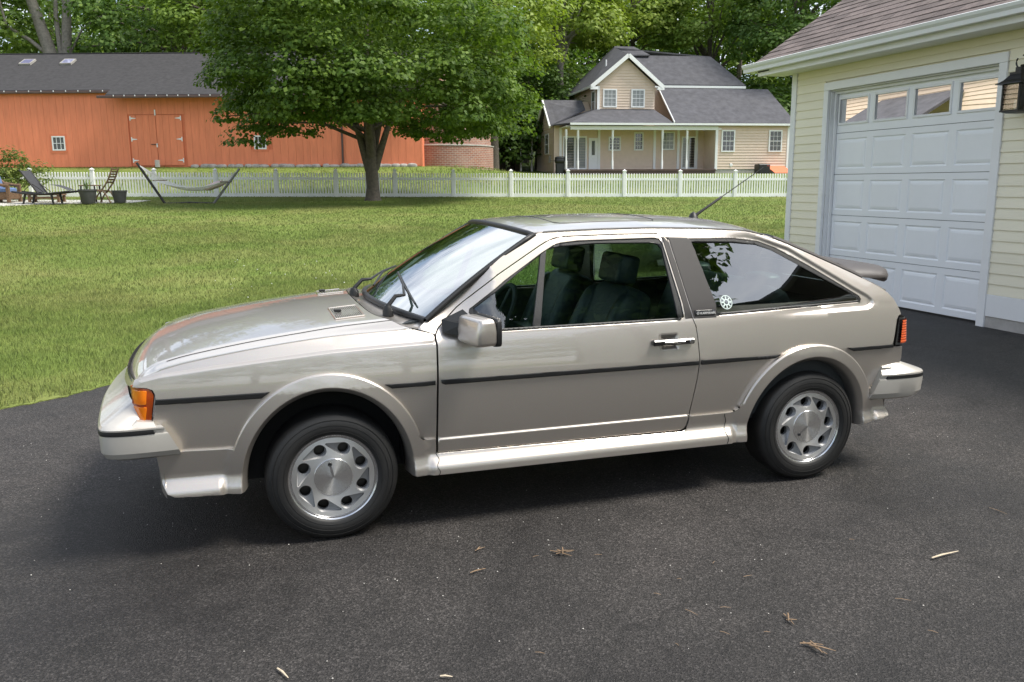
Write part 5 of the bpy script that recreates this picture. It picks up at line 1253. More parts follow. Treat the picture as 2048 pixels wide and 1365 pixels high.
# ================================================================== barn
bo_ = W(0, 52); barn = empty('red_barn', (*W(-20, 52)[:2], 0), YAW, label='long orange red plank barn with grey shingle roof', cat='barn')
BU = lambda u: u+20.      # local x
BL, BR = -38., -5.25
zf = lambda u: T(u, 51.9)
rg_ = random.Random(9)
# openings
DL, DR, DT = -22.55, -19.45, 5.68
WINS = [(-27.22, -26.50, 3.66, 4.44), (-15.22, -14.55, 3.66, 4.40)]
shell = MB(); shell.box(BU(BL)+.05, BU(BR)-.05, .03, 10., 1.5, 6.86); shell.build('wall', 'barn_trim', barn); bw = barn.children[-1]
u = BL
while u < BR-.05:
    w_ = min(rg_.choice((.36, .42, .46, .52)), BR-u); z0 = min(zf(u), zf(u+w_))-.05+ .1; z1 = 6.92 if u+w_ < -23.4 or u > -18.0 else 6.92
    py = -rg_.uniform(.0, .006); segs = [(z0, z1)]
    um = u+w_/2
    if DL-.02 < um < DR+.02: segs = [(DT, z1)]
    else:
        for (a, b_, c, e) in WINS:
            if a-.15 < um < b_+.15: segs = [(z0, c-.05), (e+.05, z1)]
    for s in segs: MB().box(BU(u)+.004, BU(u+w_)-.004, py-.02, .028, s[0], s[1]).build('plank', 'barn_plank', bw)
    u += w_
# double door of planks
for side, (a, b_) in enumerate(((DL, (DL+DR)/2-.012), ((DL+DR)/2+.012, DR))):
    dl = empty('barn_door', (0, 0, 0)); dl.parent = barn; n = 4
    for k in range(n):
        x0 = lerp(a, b_, k/n); x1 = lerp(a, b_, (k+1)/n); MB().box(BU(x0)+.005, BU(x1)-.005, -.034-rg_.uniform(0, .006), .0, zf(x0)+.12, DT-.035).build('plank', 'barn_plank', dl)
    for hz in (3.02, 4.25, 5.46):
        s = 1 if side == 0 else -1; x = a+.03 if side == 0 else b_-.03; h = MB()
        h.box(min(BU(x), BU(x)+s*.06), max(BU(x), BU(x)+s*.06), -.062, -.047, hz-.13, hz+.13); h.prism([(BU(x)+s*.061, hz-.05), (BU(x)+s*.36, hz-.012), (BU(x)+s*.36, hz+.012), (BU(x)+s*.061, hz+.05)][::s], -.060, -.048, 'y'); h.build('hinge', 'trim_white', dl)
MB().box(BU(-21.0)-.03, BU(-21.0)+.03, -.10, -.05, 3.78, 4.0).build('latch', 'trim_white', barn); MB().box(BU(-21.35), BU(-20.95), -.095, -.055, 3.93, 3.97).build('latch_bar', 'lug_dark', barn); MB().box(BU(-21.0)-.035, BU(-21.0)+.035, -.07, -.045, 5.62, 5.95).build('track_latch', 'trim_white', barn)
for (a, b_, c, e) in WINS:
    wf = MB(); wf.box(BU(a)-.14, BU(b_)+.14, -.040, -.012, c-.17, c-.03); wf.box(BU(a)-.14, BU(b_)+.14, -.040, -.012, e+.03, e+.14); wf.box(BU(a)-.14, BU(a)-.03, -.0395, -.012, c-.0295, e+.0295); wf.box(BU(b_)+.03, BU(b_)+.14, -.0395, -.012, c-.0295, e+.0295); wo_ = wf.build('window', 'barn_trim', barn)
    sa = MB(); sa.box(BU(a)-.03, BU(b_)+.03, -.055, -.01, c-.03, c+.045); sa.box(BU(a)-.03, BU(b_)+.03, -.055, -.01, e-.045, e+.03); sa.box(BU(a)-.03, BU(a)+.045, -.054, -.01, c+.0455, e-.0455); sa.box(BU(b_)-.045, BU(b_)+.03, -.054, -.01, c+.0455, e-.0455)
    for k in (1, 2): x = lerp(BU(a), BU(b_), k/3); sa.box(x-.014, x+.014, -.045, -.01, c+.0455, e-.0455)
    zc_ = (c+e)/2; sa.box(BU(a)+.0455, BU(b_)-.0455, -.044, -.011, zc_-.014, zc_+.014); sa.build('sash', 'trim_white', wo_)
    for k in range(3):
        for j in range(2): MB().box(lerp(BU(a)+.03, BU(b_)-.03, k/3), lerp(BU(a)+.03, BU(b_)-.03, (k+1)/3), -.022, -.012, lerp(c+.03, e-.03, j/2), lerp(c+.03, e-.03, (j+1)/2)).build('pane', 'window_dark', wo_)
# roof: main slope to the eave at left, deeper overhang over the doors
RZ, RD, EZ1 = 9.86, 5.6, 6.98
def slope(m, u0, u1, y0, z0, th=.10):
    x0, x1 = BU(u0), BU(u1)
    m.add([(x0, y0, z0), (x1, y0, z0), (x1, RD, RZ), (x0, RD, RZ), (x0, y0, z0+th), (x1, y0, z0+th), (x1, RD, RZ+th), (x0, RD, RZ+th)], [(3, 2, 1, 0), (4, 5, 6, 7), (0, 1, 5, 4), (1, 2, 6, 5), (3, 0, 4, 7)])
k_ = (RZ-EZ1)/(RD+.25)
rm = MB(); slope(rm, BL-.3, -23.42, -.25, EZ1); slope(rm, -23.415, -5.0, -.95, EZ1-.70*k_)
rm.add([(BU(BL-.3), RD, RZ+.1), (BU(-5.), RD, RZ+.1), (BU(-5.), 11.4, EZ1), (BU(BL-.3), 11.4, EZ1)], [(0, 1, 2, 3)]); br_ = rm.build('roof', 'barn_roof', barn)
MB().box(BU(BL-.3), BU(-23.45), -.36, -.251, EZ1-.10, EZ1+.05, .02).build('gutter', 'deck_brown', br_); MB().box(BU(-23.9), BU(-5.0), -1.07, -.951, EZ1-.45, EZ1-.30, .02).build('gutter', 'deck_brown', br_)
MB().box(BU(BL-.3), BU(-5.), RD-.09, RD+.09, RZ+.085, RZ+.14, .01).build('ridge_cap', 'barn_roof', br_)
for u in np.arange(-37.5, -23.6, .72): MB().box(BU(u)-.025, BU(u)+.025, -.375, -.362, EZ1-.01, EZ1+.07).build('gutter_clip', 'trim_white', br_)
for u in np.arange(-22.9, -12, .62): MB().box(BU(u)-.025, BU(u)+.025, -1.085, -1.072, EZ1-.36, EZ1-.28).build('gutter_clip', 'trim_white', br_)
for uc in (-30.4, -27.85):
    y = RD*.72; z = EZ1+.10+k_*(y+.25); s = math.atan(k_); q = lambda a, b_, h: (BU(uc)+a, y+b_*math.cos(s)-h*math.sin(s), z+b_*math.sin(s)+h*math.cos(s))
    m = MB(); m.add([q(a, b_, h) for a in (-.36, .36) for b_ in (-.42, .42) for h in (0, .12)], [(0, 1, 3, 2), (4, 6, 7, 5), (0, 4, 5, 1), (2, 3, 7, 6), (1, 5, 7, 3)]); sk = m.build('skylight', 'stone_grey', br_)
    MB().add([q(a, b_, .125) for a, b_ in ((-.29, -.34), (.29, -.34), (.29, .34), (-.29, .34))], [(0, 1, 2, 3)]).build('skylight_pane', 'skylight_glass', sk)
MB().tube([(BU(-10.0), -.10, zf(-10)+.15), (BU(-10.0), -.10, 6.4)], .06, 8).build('downspout', 'deck_brown', barn)
for k in range(26):   # foundation stones
    u = -18.8+13.5*(k+rg_.uniform(-.2, .2))/26; s = rg_.uniform(.22, .42); st_ = superell((BU(u), -.10, zf(u)+.02), (s, .18, .13+.06*rg_.random()), .7, 8, 12); st_.build('foundation_stone', 'stone_grey', barn, True)
# concrete block at the barn door
setp(MB().box(*[v for v in (-.12, .12, -.3, -.1)], 0, .42, .02).build('concrete_block', 'concrete', None, loc=(*W(-20.9, 51.7)[:2], zf(-20.9)), rot=(0, 0, YAW)), 'small pale concrete block leaning at the barn doors', 'block')
# ================================================================== brick silo base
sc_ = W(-4.25, 56.5); so = empty('brick_silo', (sc_[0], sc_[1], T(-4.25, 56)-.4), label='round red brick silo at the right end of the barn', cat='silo')
MB().lathe([(3.12, 0), (3.12, 1.72), (3.10, 1.74)], 72).build('base_ring', 'silo_brick', so, True); MB().lathe([(3.16, 1.741), (3.17, 1.80), (2.98, 1.83)], 72).build('ledge', 'concrete', so, True, 30)
MB().lathe([(2.97, 1.831), (2.97, 5.4), (2.7, 5.5), (0, 6.3)], 72).build('drum', 'silo_brick', so, True, 30)
# ================================================================== beige house
HA = math.radians(9); ho = W(3.8, 60.); hou = empty('beige_house', (ho[0], ho[1], 0), YAW+HA, label='two storey beige house with grey roofs and a white posted porch', cat='house')
def lap(name, z0, z1, xr_, y, parent, ex=.19, mat='house_siding', axis='x'):
    m = MB(); n = max(1, int(round((z1-z0)/ex)))
    for k in range(n):
        a = lerp(z0, z1, k/n); b_ = lerp(z0, z1, (k+1)/n); l0, r0 = xr_(a); l1, r1 = xr_(b_)
        if r1-l1 < .02: r1 = l1+.02
        if axis == 'x': V = [(l0, y-.052, a), (r0, y-.052, a), (r1, y-.006, b_), (l1, y-.006, b_), (l0, y, a), (r0, y, a)]
        else: V = [(y-.052, r0, a), (y-.052, l0, a), (y-.006, l1, b_), (y-.006, r1, b_), (y, r0, a), (y, l0, a)]
        m.add(V, [(0, 1, 2, 3), (4, 5, 1, 0)])
    return m.build(name, mat, parent)
hw = MB(); hw.box(10.85, 16.3, .0, 9., 1.7, 5.5); hw.box(-.35, 10.849, 2.4, 9., 1.7, 5.6); hw.box(2.8, 7.05, 2.401, 11.5, 5.61, 8.45); hw.box(7.051, 14., 4.65, 11.5, 5.61, 8.45); hw.build('wall', 'house_siding', hou); hwl = hou.children[-1]
K = lambda a, b_: (lambda z: (a, b_))
lap('siding', 2.45, 5.5, K(10.95, 16.2), 0., hwl); lap('siding', 2.5, 5.5, K(.15, 10.85), 2.4, hwl); lap('siding', 6.55, 8.4, K(2.9, 7.0), 2.4, hwl)
lap('siding', 8.4, 10.15, lambda z: (lerp(2.85, 4.93, (z-8.4)/1.8), lerp(7.02, 4.95, (z-8.4)/1.8)), 2.4, hwl)
lap('siding', 6.4, 8.4, K(2.5, 11.4), 2.8, hwl, axis='y')
lap('siding', 2.4, 5.6, K(2.4, 6.9), -.36, hwl, axis='y'); lap('siding', 5.6, 7.3, lambda z: (lerp(2.4, 4.6, (z-5.6)/1.8), lerp(6.9, 4.66, (z-5.6)/1.8)), -.36, hwl, axis='y')
MB().prism([(2.8, 8.45), (7.05, 8.45), (4.94, 10.2)], 2.405, 6, 'y').build('gable', 'house_siding', hwl); MB().prism([(2.41, 5.6), (7., 5.6), (4.7, 7.4)], -.35, 2.7, 'x').build('gable', 'house_siding', hwl)
MB().prism([(.05, 5.5), (8.95, 5.5), (4.5, 8.2)], 16.24, 16.29, 'x').build('gable', 'house_siding', hwl)
MB().box(10.86, 16.28, -.005, .02, 1.8, 2.44).build('foundation', 'foundation', hou)
def tri(m, P, th=.10):
    n = len(P); V = list(P)+[(x, y, z+th) for x, y, z in P]; m.add(V, [tuple(range(n))[::-1], tuple(range(n, 2*n))]+[(i, (i+1) % n, n+(i+1) % n, n+i) for i in range(n)])
def hroof(name, *polys):
    m = MB()
    for p in polys: tri(m, p)
    return m.build(name, 'house_roof', hou)
hroof('wing_roof', [(7.62, -.35, 5.50), (16.65, -.35, 5.50), (16.65, 4.5, 8.33), (8.0, 4.5, 8.33)], [(8., 4.5, 8.33), (16.65, 4.5, 8.33), (16.65, 9.3, 5.5), (8., 9.3, 5.5)])
hroof('porch_roof', [(.25, -.30, 5.48), (7.615, -.30, 5.48), (7.0, 2.4, 6.62), (2.75, 2.4, 6.62)], [(.245, -.30, 5.48), (2.745, 2.4, 6.62), (2.2, 3.0, 6.5), (-.45, 2.6, 5.53)])
hroof('main_roof', [(7.05, 4.6, 8.62), (14.9, 4.6, 8.62), (13.4, 8.0, 11.15), (5.2, 8.0, 11.15)], [(2.3, 11.8, 8.35), (5.6, 8.0, 11.7), (13.4, 8., 11.15), (14.9, 11.8, 8.5)], [(14.9, 4.6, 8.6), (14.9, 11.8, 8.5), (13.4, 8., 11.15)])
hroof('peak_roof', [(5.3, 7.6, 11.1), (8.3, 7.6, 11.15), (7.25, 8.4, 11.85), (5.7, 8.4, 11.85)], [(8.3, 7.6, 11.15), (8.3, 9.5, 11.15), (7.25, 8.4, 11.85)], [(5.3, 7.6, 11.1), (5.7, 8.4, 11.85), (4.9, 9.5, 11.)])
hroof('gable_roof', [(2.3, 2.0, 8.22), (4.94, 2.0, 10.36), (5.6, 8., 11.7), (2.3, 11.8, 8.3)], [(4.94, 2.0, 10.36), (7.5, 2.0, 8.22), (7.5, 6., 8.9), (5.6, 8., 11.)])
hroof('side_wing_roof', [(-.7, 2.05, 5.45), (2.05, 2.9, 6.65), (2.2, 4.65, 7.42), (-.7, 4.65, 7.42)], [(-.7, 4.65, 7.42), (2.2, 4.65, 7.42), (2.8, 7.2, 5.5), (-.7, 7.2, 5.5)])
hroof('back_porch_roof', [(-2.4, 6.9, 5.05), (-.4, 6.9, 5.75), (-.4, 11.5, 5.75), (-2.4, 11.5, 5.05)])
# white trim
def bar(name, p, q, w_, h, mat='trim_white', parent=None):
    p, q = Vector(p), Vector(q); d = (q-p).normalized(); s = Vector((0, 0, 1)).cross(d)
    s = s.normalized() if s.length > 1e-3 else Vector((1, 0, 0)); t_ = d.cross(s); m = MB()
    V = [e+s*a*w_/2+t_*b_*h/2 for e in (p, q) for a in (-1, 1) for b_ in (-1, 1)]; m.add(V, [(0, 1, 3, 2), (4, 6, 7, 5), (0, 4, 5, 1), (2, 3, 7, 6), (1, 5, 7, 3), (0, 2, 6, 4)]); return m.build(name, mat, parent or hou)
bar('rake_trim', (2.25, 1.96, 8.20), (4.94, 1.96, 10.38), .10, .26); bar('rake_trim', (4.94, 1.96, 10.38), (7.55, 1.96, 8.20), .10, .26)
MB().box(2.2, 2.75, 1.92, 2.2, 8.02, 8.22).build('cornice_return', 'trim_white', hou); MB().box(7.1, 7.6, 1.92, 2.2, 8.02, 8.22).build('cornice_return', 'trim_white', hou)
bar('gutter', (.2, -.36, 5.50), (16.7, -.36, 5.50), .12, .14, 'gutter_white'); bar('gutter', (2.27, 1.9, 8.24), (2.27, 11.8, 8.30), .12, .14, 'gutter_white'); bar('beam', (.3, -.02, 5.26), (10.8, -.02, 5.26), .16, .26)
bar('rake_trim', (-.74, 2.0, 5.42), (-.74, 4.65, 7.44), .10, .18); bar('rake_trim', (-.74, 4.65, 7.44), (-.74, 7.25, 5.46), .10, .18); bar('flashing', (7.05, 4.55, 8.55), (14.9, 4.55, 8.55), .06, .16, 'gutter_white'); bar('rake_trim', (7.6, -.36, 5.62), (8.0, 4.5, 8.42), .06, .12, 'gutter_white')
bar('beam', (-2.3, 6.98, 4.98), (-.5, 6.98, 5.02), .14, .24); MB().tube([(3.9, 4.2, 9.4), (3.9, 4.2, 10.35)], .06, 8).build('vent_pipe', 'trim_white', hou)
for x, y, z0, z1 in ((2.86, 2.35, 6.55, 8.3), (.12, 2.35, 2.45, 5.4), (10.86, -.02, 2.4, 5.4), (16.25, -.02, 2.4, 5.4), (10.3, 2.36, 2.45, 5.4), (2.95, 2.36, 2.45, 5.3), (7.1, 2.36, 2.45, 5.3), (8.9, 2.36, 2.45, 5.3)):
    MB().box(x-.09, x+.09, y-.045, y+.045, z0, z1).build('corner_trim', 'trim_white', hou)
pp = MB().lathe([(.085, 0), (.085, .55), (.06, .62), (.052, 1.5), (.06, 2.0), (.085, 2.08), (.085, 2.70)], 10); PPM = pp.me('porch_post', 'trim_white', True, 40)
for x in (.02, .85, 3.31, 6.9, 8.7): link('porch_post', PPM, hou, (x, .05, 2.46))
for x in (-1.95, -1.1): link('porch_post', PPM, hou, (x, 7.05, 2.30))
MB().box(-.1, 10.78, -.25, 2.36, 2.34, 2.455).build('porch_floor', 'deck_brown', hou); MB().box(-.05, 10.75, -.20, -.14, 1.9, 2.335).build('porch_skirt', 'deck_brown', hou); MB().box(-2.3, -.45, 6.9, 11, 2.05, 2.29).build('porch_floor', 'deck_brown', hou)
MB().box(.0, 10.8, .05, 2.36, 5.36, 5.40).build('porch_ceiling', 'trim_white', hou)
def hwin(x0, x1, z0, z1, y, mat='window_dark', grid=(2, 4), axis='x', fw_=.09):
    y -= .03
    def B(m, a, b_, c, e, p, q): m.box(a, b_, y-p, y-q, c, e) if axis == 'x' else m.box(y-p, y-q, a, b_, c, e)
    m = MB(); B(m, x0, x1, z0, z0+fw_, .075, .0); B(m, x0, x1, z1-fw_, z1, .075, .0); B(m, x0, x0+fw_, z0+fw_+.001, z1-fw_-.001, .074, .0); B(m, x1-fw_, x1, z0+fw_+.001, z1-fw_-.001, .074, .0)
    w_ = m.build('window', 'trim_white', hou); zc_ = (z0+z1)/2
    for a, b_ in ((z0+fw_, zc_-.02), (zc_+.02, z1-fw_)): p = MB(); B(p, x0+fw_, x1-fw_, a, b_, .045, .034); p.build('pane', mat, w_)
    g = MB(); B(g, x0+fw_, x1-fw_, zc_-.0199, zc_+.0199, .060, .033)
    for k in range(1, grid[0]+1): xx = lerp(x0+fw_, x1-fw_, k/(grid[0]+1)); B(g, xx-.010, xx+.010, z0+fw_, z1-fw_, .052, .046)
    for k in range(1, grid[1]): zz = lerp(z0+fw_, z1-fw_, k/grid[1]); B(g, x0+fw_, x1-fw_, zz-.008, zz+.008, .051, .047)
    g.build('muntin', 'trim_white', w_); return w_
hwin(11.2, 12.2, 3.62, 5.14, 0.); hwin(14.75, 15.75, 3.62, 5.14, 0.)
hwin(3.2, 4.22, 6.83, 8.1, 2.4, 'curtain_grey'); hwin(5.28, 6.28, 6.83, 8.1, 2.4, 'curtain_grey')
hwin(3.65, 4.55, 3.8, 4.8, 2.4); hwin(5.55, 6.25, 3.82, 5.1, 2.4); hwin(7.6, 8.6, 3.85, 5.15, 2.4, 'curtain_grey')
hwin(2.75, 3.75, 6.55, 8.05, 2.8, axis='y', grid=(1, 1)); hwin(8.6, 9.6, 7.2, 8.0, 2.8, axis='y', grid=(1, 1)); hwin(3.9, 5.2, 3.6, 5.1, -.36, axis='y', grid=(1, 1))
def slider(x0, x1, y, dk):
    m = MB(); m.box(x0, x1, y-.08, y-.001, 4.72, 4.82); m.box(x0, x0+.1, y-.079, y-.001, 2.5, 4.719); m.box(x1-.1, x1, y-.079, y-.001, 2.5, 4.719); xm = (x0+x1)/2; m.box(xm-.06, xm+.06, y-.078, y-.001, 2.5, 4.719); m.box(x0+.1, x1-.1, y-.076, y-.001, 2.5, 2.6)
    s_ = m.build('sliding_door', 'trim_white', hou); MB().box(x0+.1, xm-.06, y-.05, y-.035, 2.6, 4.72).build('pane', dk[0], s_); MB().box(xm+.06, x1-.1, y-.05, y-.035, 2.6, 4.72).build('pane', dk[1], s_)
slider(.3, 2.05, 2.4, ('window_dark', 'curtain_grey')); slider(9.15, 10.25, 2.4, ('curtain_grey', 'window_dark'))
m = MB().box(2.2, 2.85, 2.33, 2.399, 2.5, 4.7); ed = m.build('entry_door', 'trim_white', hou); MB().box(2.42, 2.64, 2.315, 2.329, 3.5, 4.5).build('pane', 'window_dark', ed)
for x, z in ((11.7, 2.55), ): MB().lathe([(0, .05), (.10, .045), (.13, 0)], 12, (12.0, -.03, 2.72), 'y').build('vent_cap', 'trim_white', hou)
MB().box(10.95, 11.15, -.12, -.03, 5.15, 5.25).build('flood_light', 'trim_white', hou); MB().box(-.52, -.39, 3.2, 3.5, 3.0, 3.5).build('meter_box', 'stone_grey', hou)
HM = hou.matrix_basis.copy()
def HP(x, y, z): return Matrix.Rotation(YAW+HA, 4, 'Z') @ Vector((x, y, z))+Vector((ho[0], ho[1], 0))
# air conditioner, cellar hatch, grill on the porch
ac = empty('air_conditioner', HP(13.95, -.9, 1.95), YAW+HA, label='dark grey air conditioner unit by the beige house wall', cat='air conditioner')
MB().box(-.42, .42, -.4, .4, .05, .80, .04).build('housing', 'black_iron', ac); 
for k in range(9): MB().box(-.36, .36, -.415, -.401, .12+.07*k, .15+.07*k).build('louvre', 'stone_grey' if 0 else 'lug_dark', ac)
MB().lathe([(.34, .801), (.30, .83), (0, .835)], 20).build('fan_guard', 'lug_dark', ac); MB().box(.18, .36, -.419, -.4155, .66, .70).build('badge', 'red_lens', ac)
bh = empty('cellar_hatch', HP(15.3, -.8, 1.95), YAW+HA, label='sloping red cellar hatch at the right corner of the house', cat='cellar hatch'); m = MB(); m.add([(-.7, -.75, 0), (.7, -.75, 0), (.7, .75, 0), (-.7, .75, 0), (-.7, -.75, .15), (.7, -.75, .15), (.7, .75, .65), (-.7, .75, .65)], [(0, 1, 5, 4), (1, 2, 6, 5), (2, 3, 7, 6), (3, 0, 4, 7)]); m.build('frame', 'concrete', bh)
for s in (-1, 1): m = MB(); m.add([(min(0, s*.68), -.74, .155), (max(0, s*.68), -.74, .155), (max(0, s*.68), .74, .66), (min(0, s*.68), .74, .66), (min(0, s*.68), -.74, .20), (max(0, s*.68), -.74, .20), (max(0, s*.68), .74, .70), (min(0, s*.68), .74, .70)], [(4, 5, 6, 7), (0, 1, 5, 4), (1, 2, 6, 5), (3, 0, 4, 7), (2, 3, 7, 6)]); m.build('hatch_leaf', 'barn_trim', bh)
gl_ = empty('barbecue_grill', HP(-.35, .3, 2.05), YAW+HA, label='black barbecue grill standing by the porch of the beige house', cat='grill'); superell((0, 0, 1.0), (.38, .26, .20), .6, 10, 20).build('bowl', 'black_iron', gl_, True); superell((0, 0, 1.16), (.36, .25, .14), .6, 10, 20).build('lid', 'black_iron', gl_, True); MB().box(-.28, .28, -.2, .2, .05, .82).build('cabinet', 'black_iron', gl_)
for s in (-1, 1): MB().box(min(s*.38, s*.68), max(s*.38, s*.68), -.2, .2, .98, 1.01).build('side_shelf', 'black_iron', gl_)
wp_ = []
rg_ = random.Random(2)
wpile = empty('firewood_pile', HP(-2.6, 8.5, 2.2), YAW+HA, label='heap of brown split firewood by the back porch', cat='firewood')
for k in range(40):
    r = .10; x = rg_.uniform(-1.2, 1.2); z = rg_.uniform(0, 1)*(1-abs(x)/1.4)*.9+.08; MB().tube([(x, -.25, z), (x+rg_.uniform(-.1, .1), .25, z)], r*rg_.uniform(.6, 1.), 6).build('log', 'bark', wpile)
# owner's house to the left of the view (seen in the garage panes)
oh = empty('owner_house', (-14.5, 21, .5), 0, label='cream sided house beyond the patio, mirrored in the garage panes', cat='house')
MB().box(-9, 0, -9, 9, -.5, 5.6).build('wall', 'house_siding', oh)
for k in range(30): MB().add([(.03, -9, .3+k*.17), (.03, 9, .3+k*.17), (.006, 9, .3+(k+1)*.17), (.006, -9, .3+(k+1)*.17), (0.001, -9, .3+k*.17), (.001, 9, .3+k*.17)], [(0, 1, 2, 3), (4, 5, 1, 0)]).build('siding_board', 'house_siding', oh)
m = MB(); tri(m, [(.5, -9.4, 5.5), (.5, 9.4, 5.5), (-4.5, 9.4, 8.6), (-4.5, -9.4, 8.6)]); tri(m, [(-4.5, -9.4, 8.6), (-4.5, 9.4, 8.6), (-9.5, 9.4, 5.5), (-9.5, -9.4, 5.5)]); m.build('roof', 'house_roof', oh)
ah = empty('attached_house', (11, -13.5, 0), 0, label='taller house wing beyond the garage, mirrored in the rear side window', cat='house'); MB().box(-4, 5, -5, 4.4, 0, 6.2).build('wall', 'siding_cream', ah)
m = MB(); tri(m, [(-4.5, 4.8, 6.1), (-4.5, -5.4, 6.1), (.5, -5.4, 9.6), (.5, 4.8, 9.6)]); tri(m, [(.5, 4.8, 9.6), (.5, -5.4, 9.6), (5.5, -5.4, 6.1), (5.5, 4.8, 6.1)]); m.build('roof', 'house_roof', ah)
m = MB(); tri(m, [(.1, 2.0, 4.4), (2.6, 2., 3.1), (2.6, 6.5, 3.1), (.1, 6.5, 4.4)]); m.build('porch_roof', 'house_roof', oh)
# ================================================================== patio corner
simple('wicker', (.16, .095, .050), .7, var=.3, vscale=20, bmp=.6, bscale=60)
simple('cushion_blue', (.12, .19, .36), .85, var=.1, vscale=8)
simple('dark_sling', (.045, .045, .050), .6, var=.1, vscale=10)
simple('dark_frame', (.018, .016, .016), .45)
simple('teak', (.20, .125, .070), .65, var=.3, vscale=7)
simple('pot_grey', (.085, .083, .085), .7, var=.15, vscale=6)
simple('soil', (.03, .022, .016), .95)
simple('rope_white', (.74, .72, .66), .8, var=.06, vscale=8)
simple('cushion_pink', (.72, .56, .57), .85, var=.05, vscale=9)
simple('pole_grey', (.22, .22, .225), .45, metal=.4)
simple('twig', (.30, .20, .12), .85, var=.35, vscale=40, objvar=.3)
simple('wood_pale', (.56, .47, .34), .8, var=.2, vscale=60)
simple('stem_green', (.10, .17, .04), .6)
simple('stone_patio', (.52, .50, .46), .9, var=.12, vscale=2.5, bmp=.2, bscale=12)
zp = lambda u, d: T(u, d)
PAT = [W(u, d)[:2] for u, d in ((-34, 25.5), (-20.2, 27.6), (-17.6, 29.0), (-16.6, 30.2), (-15.0, 30.9), (-13.7, 31.2), (-13.6, 32.6), (-34, 32.9))]
V, F, NN = panel_data(PAT, lambda x, y: (x, y, TW(x, y)+.03), (0, 0, 1), step=1., chamfer=0, flange=.06); setp(link('patio', mesh('patio', V, F, 'stone_patio', True, NN)), kind='structure')
def at(u, d, h=.03): return (*W(u, d)[:2], T(u, d)+h)
# chaise longue
ch = empty('chaise_longue', at(-16.35, 30.4), YAW, label='dark sling chaise longue with raised back on the patio', cat='chaise longue')
sec_ = spline([(-1.0, 0, .42), (-.6, 0, .37), (-.1, 0, .33), (.4, 0, .36), (1.0, 0, .42)], 5)
for y in (-.32, .32): MB().tube([(x, y, z) for x, _, z in sec_], .035, 8).build('side_rail', 'dark_frame', ch, True)
MB().grid(lambda u, v: (lerp(-.15, .95, u), lerp(-.29, .29, v), .40+.05*u-.02*math.sin(PI*u)), 10, 2).build('seat_sling', 'dark_sling', ch)
MB().grid(lambda u, v: (lerp(-.12, -.62, u), lerp(-.28, .28, v), lerp(.38, 1.14, u)), 6, 2).build('back_sling', 'dark_sling', ch)
for y in (-.31, .31): MB().tube([(-.10, y, .36), (-.40, y, .80), (-.66, y, 1.17)], .030, 8).build('back_rail', 'dark_frame', ch, True)
for y in (-.25, .25): MB().tube([(-.42, y, .76), (-.12, y, .56), (.05, y, .42)], .014, 6).build('brace', 'dark_frame', ch, True)
for x, dx in ((-.55, -.10), (.35, .05)):
    for y in (-.30, .30): MB().tube([(x, y, .36), (x+dx, y, .0)], [.045, .035], 8).build('leg', 'dark_frame', ch, True)
MB().grid(lambda u, v: (lerp(.30, .92, u), lerp(-.26, .26, v), .66-.20*u+.03*math.sin(PI*u)), 6, 3).build('folded_pad', 'dark_sling', ch)
# wicker armchair
ar = empty('wicker_armchair', at(-18.2, 31.1), YAW, label='brown wicker armchair with blue cushions at the patio edge', cat='armchair')
MB().box(-.42, .36, -.36, .36, .10, .36, .03).build('base', 'wicker', ar, True, 40); MB().box(-.46, -.34, -.34, .34, .36, .95, .04).build('backrest', 'wicker', ar, True, 40)
for y in (-.38, .38): MB().tube([(-.45, y, .92), (-.2, y, .68), (.2, y, .60), (.38, y, .60)], .055, 8).build('armrest', 'wicker', ar, True)
for x, y in ((.34, -.36), (.34, .36), (-.38, -.36), (-.38, .36)): MB().box(x-.05, x+.05, y-.05, y+.05, 0, .58).build('leg', 'wicker', ar)
superell((.0, 0, .43), (.34, .32, .09), .4, 10, 20).build('seat_cushion', 'cushion_blue', ar, True); superell((-.27, 0, .72), (.09, .30, .28), .45, 10, 20, Matrix.Rotation(-.2, 3, 'Y')).build('back_cushion', 'cushion_blue', ar, True)
# low teak bench behind the chaise
bt = empty('teak_footstool', at(-16.7, 31.3), YAW, label='low light brown wooden footstool behind the chaise', cat='footstool')
MB().box(-.7, .5, -.25, .25, .24, .30, .01).build('top', 'teak', bt)
for x in (-.62, .42):
    for y in (-.2, .2): MB().box(x-.04, x+.04, y-.04, y+.04, 0, .239).build('leg', 'teak', bt)
MB().box(-.58, .38, -.24, -.21, .12, .20).build('apron', 'teak', bt)
# small side table
tb_ = empty('side_table', at(-15.15, 31.2), YAW, label='small dark wooden side table between chaise and planter', cat='table'); MB().box(-.30, .30, -.25, .25, .58, .62, .008).build('top', 'teak', tb_)
for x in (-.24, .24):
    for y in (-.19, .19): MB().tube([(x, y, .579), (x*1.15, y, 0)], .028, 6).build('leg', 'dark_frame', tb_)
# planters
def planter(u, d, s, label, nb, seed):
    o = empty('planter', at(u, d), 0, label=label, cat='planter', group='grey planters on the patio'); MB().lathe([(0, .0), (.19*s, 0), (.21*s, .04), (.275*s, .42*s), (.295*s, .43*s), (.295*s, .48*s), (.265*s, .48*s), (.255*s, .43*s)], 28).build('pot', 'pot_grey', o, True, 40); MB().lathe([(.256*s, .44*s), (0, .45*s)], 20).build('soil', 'soil', o)
    rg = random.Random(seed)
    for k in range(nb):
        a = rg.uniform(0, 2*PI); l = rg.uniform(.15, .42); m = MB(); c = rg.uniform(0, .12); P0 = Vector((c*math.cos(a*2), c*math.sin(a*2), .44*s)); e = P0+Vector((math.cos(a)*l*.5, math.sin(a)*l*.5, l)); mid_ = P0.lerp(e, .5)+Vector((0, 0, .08)); m.tube([P0, mid_, e], [.012, .014, .002], 5, True, .25); m.build('leaf', 'stem_green', o)
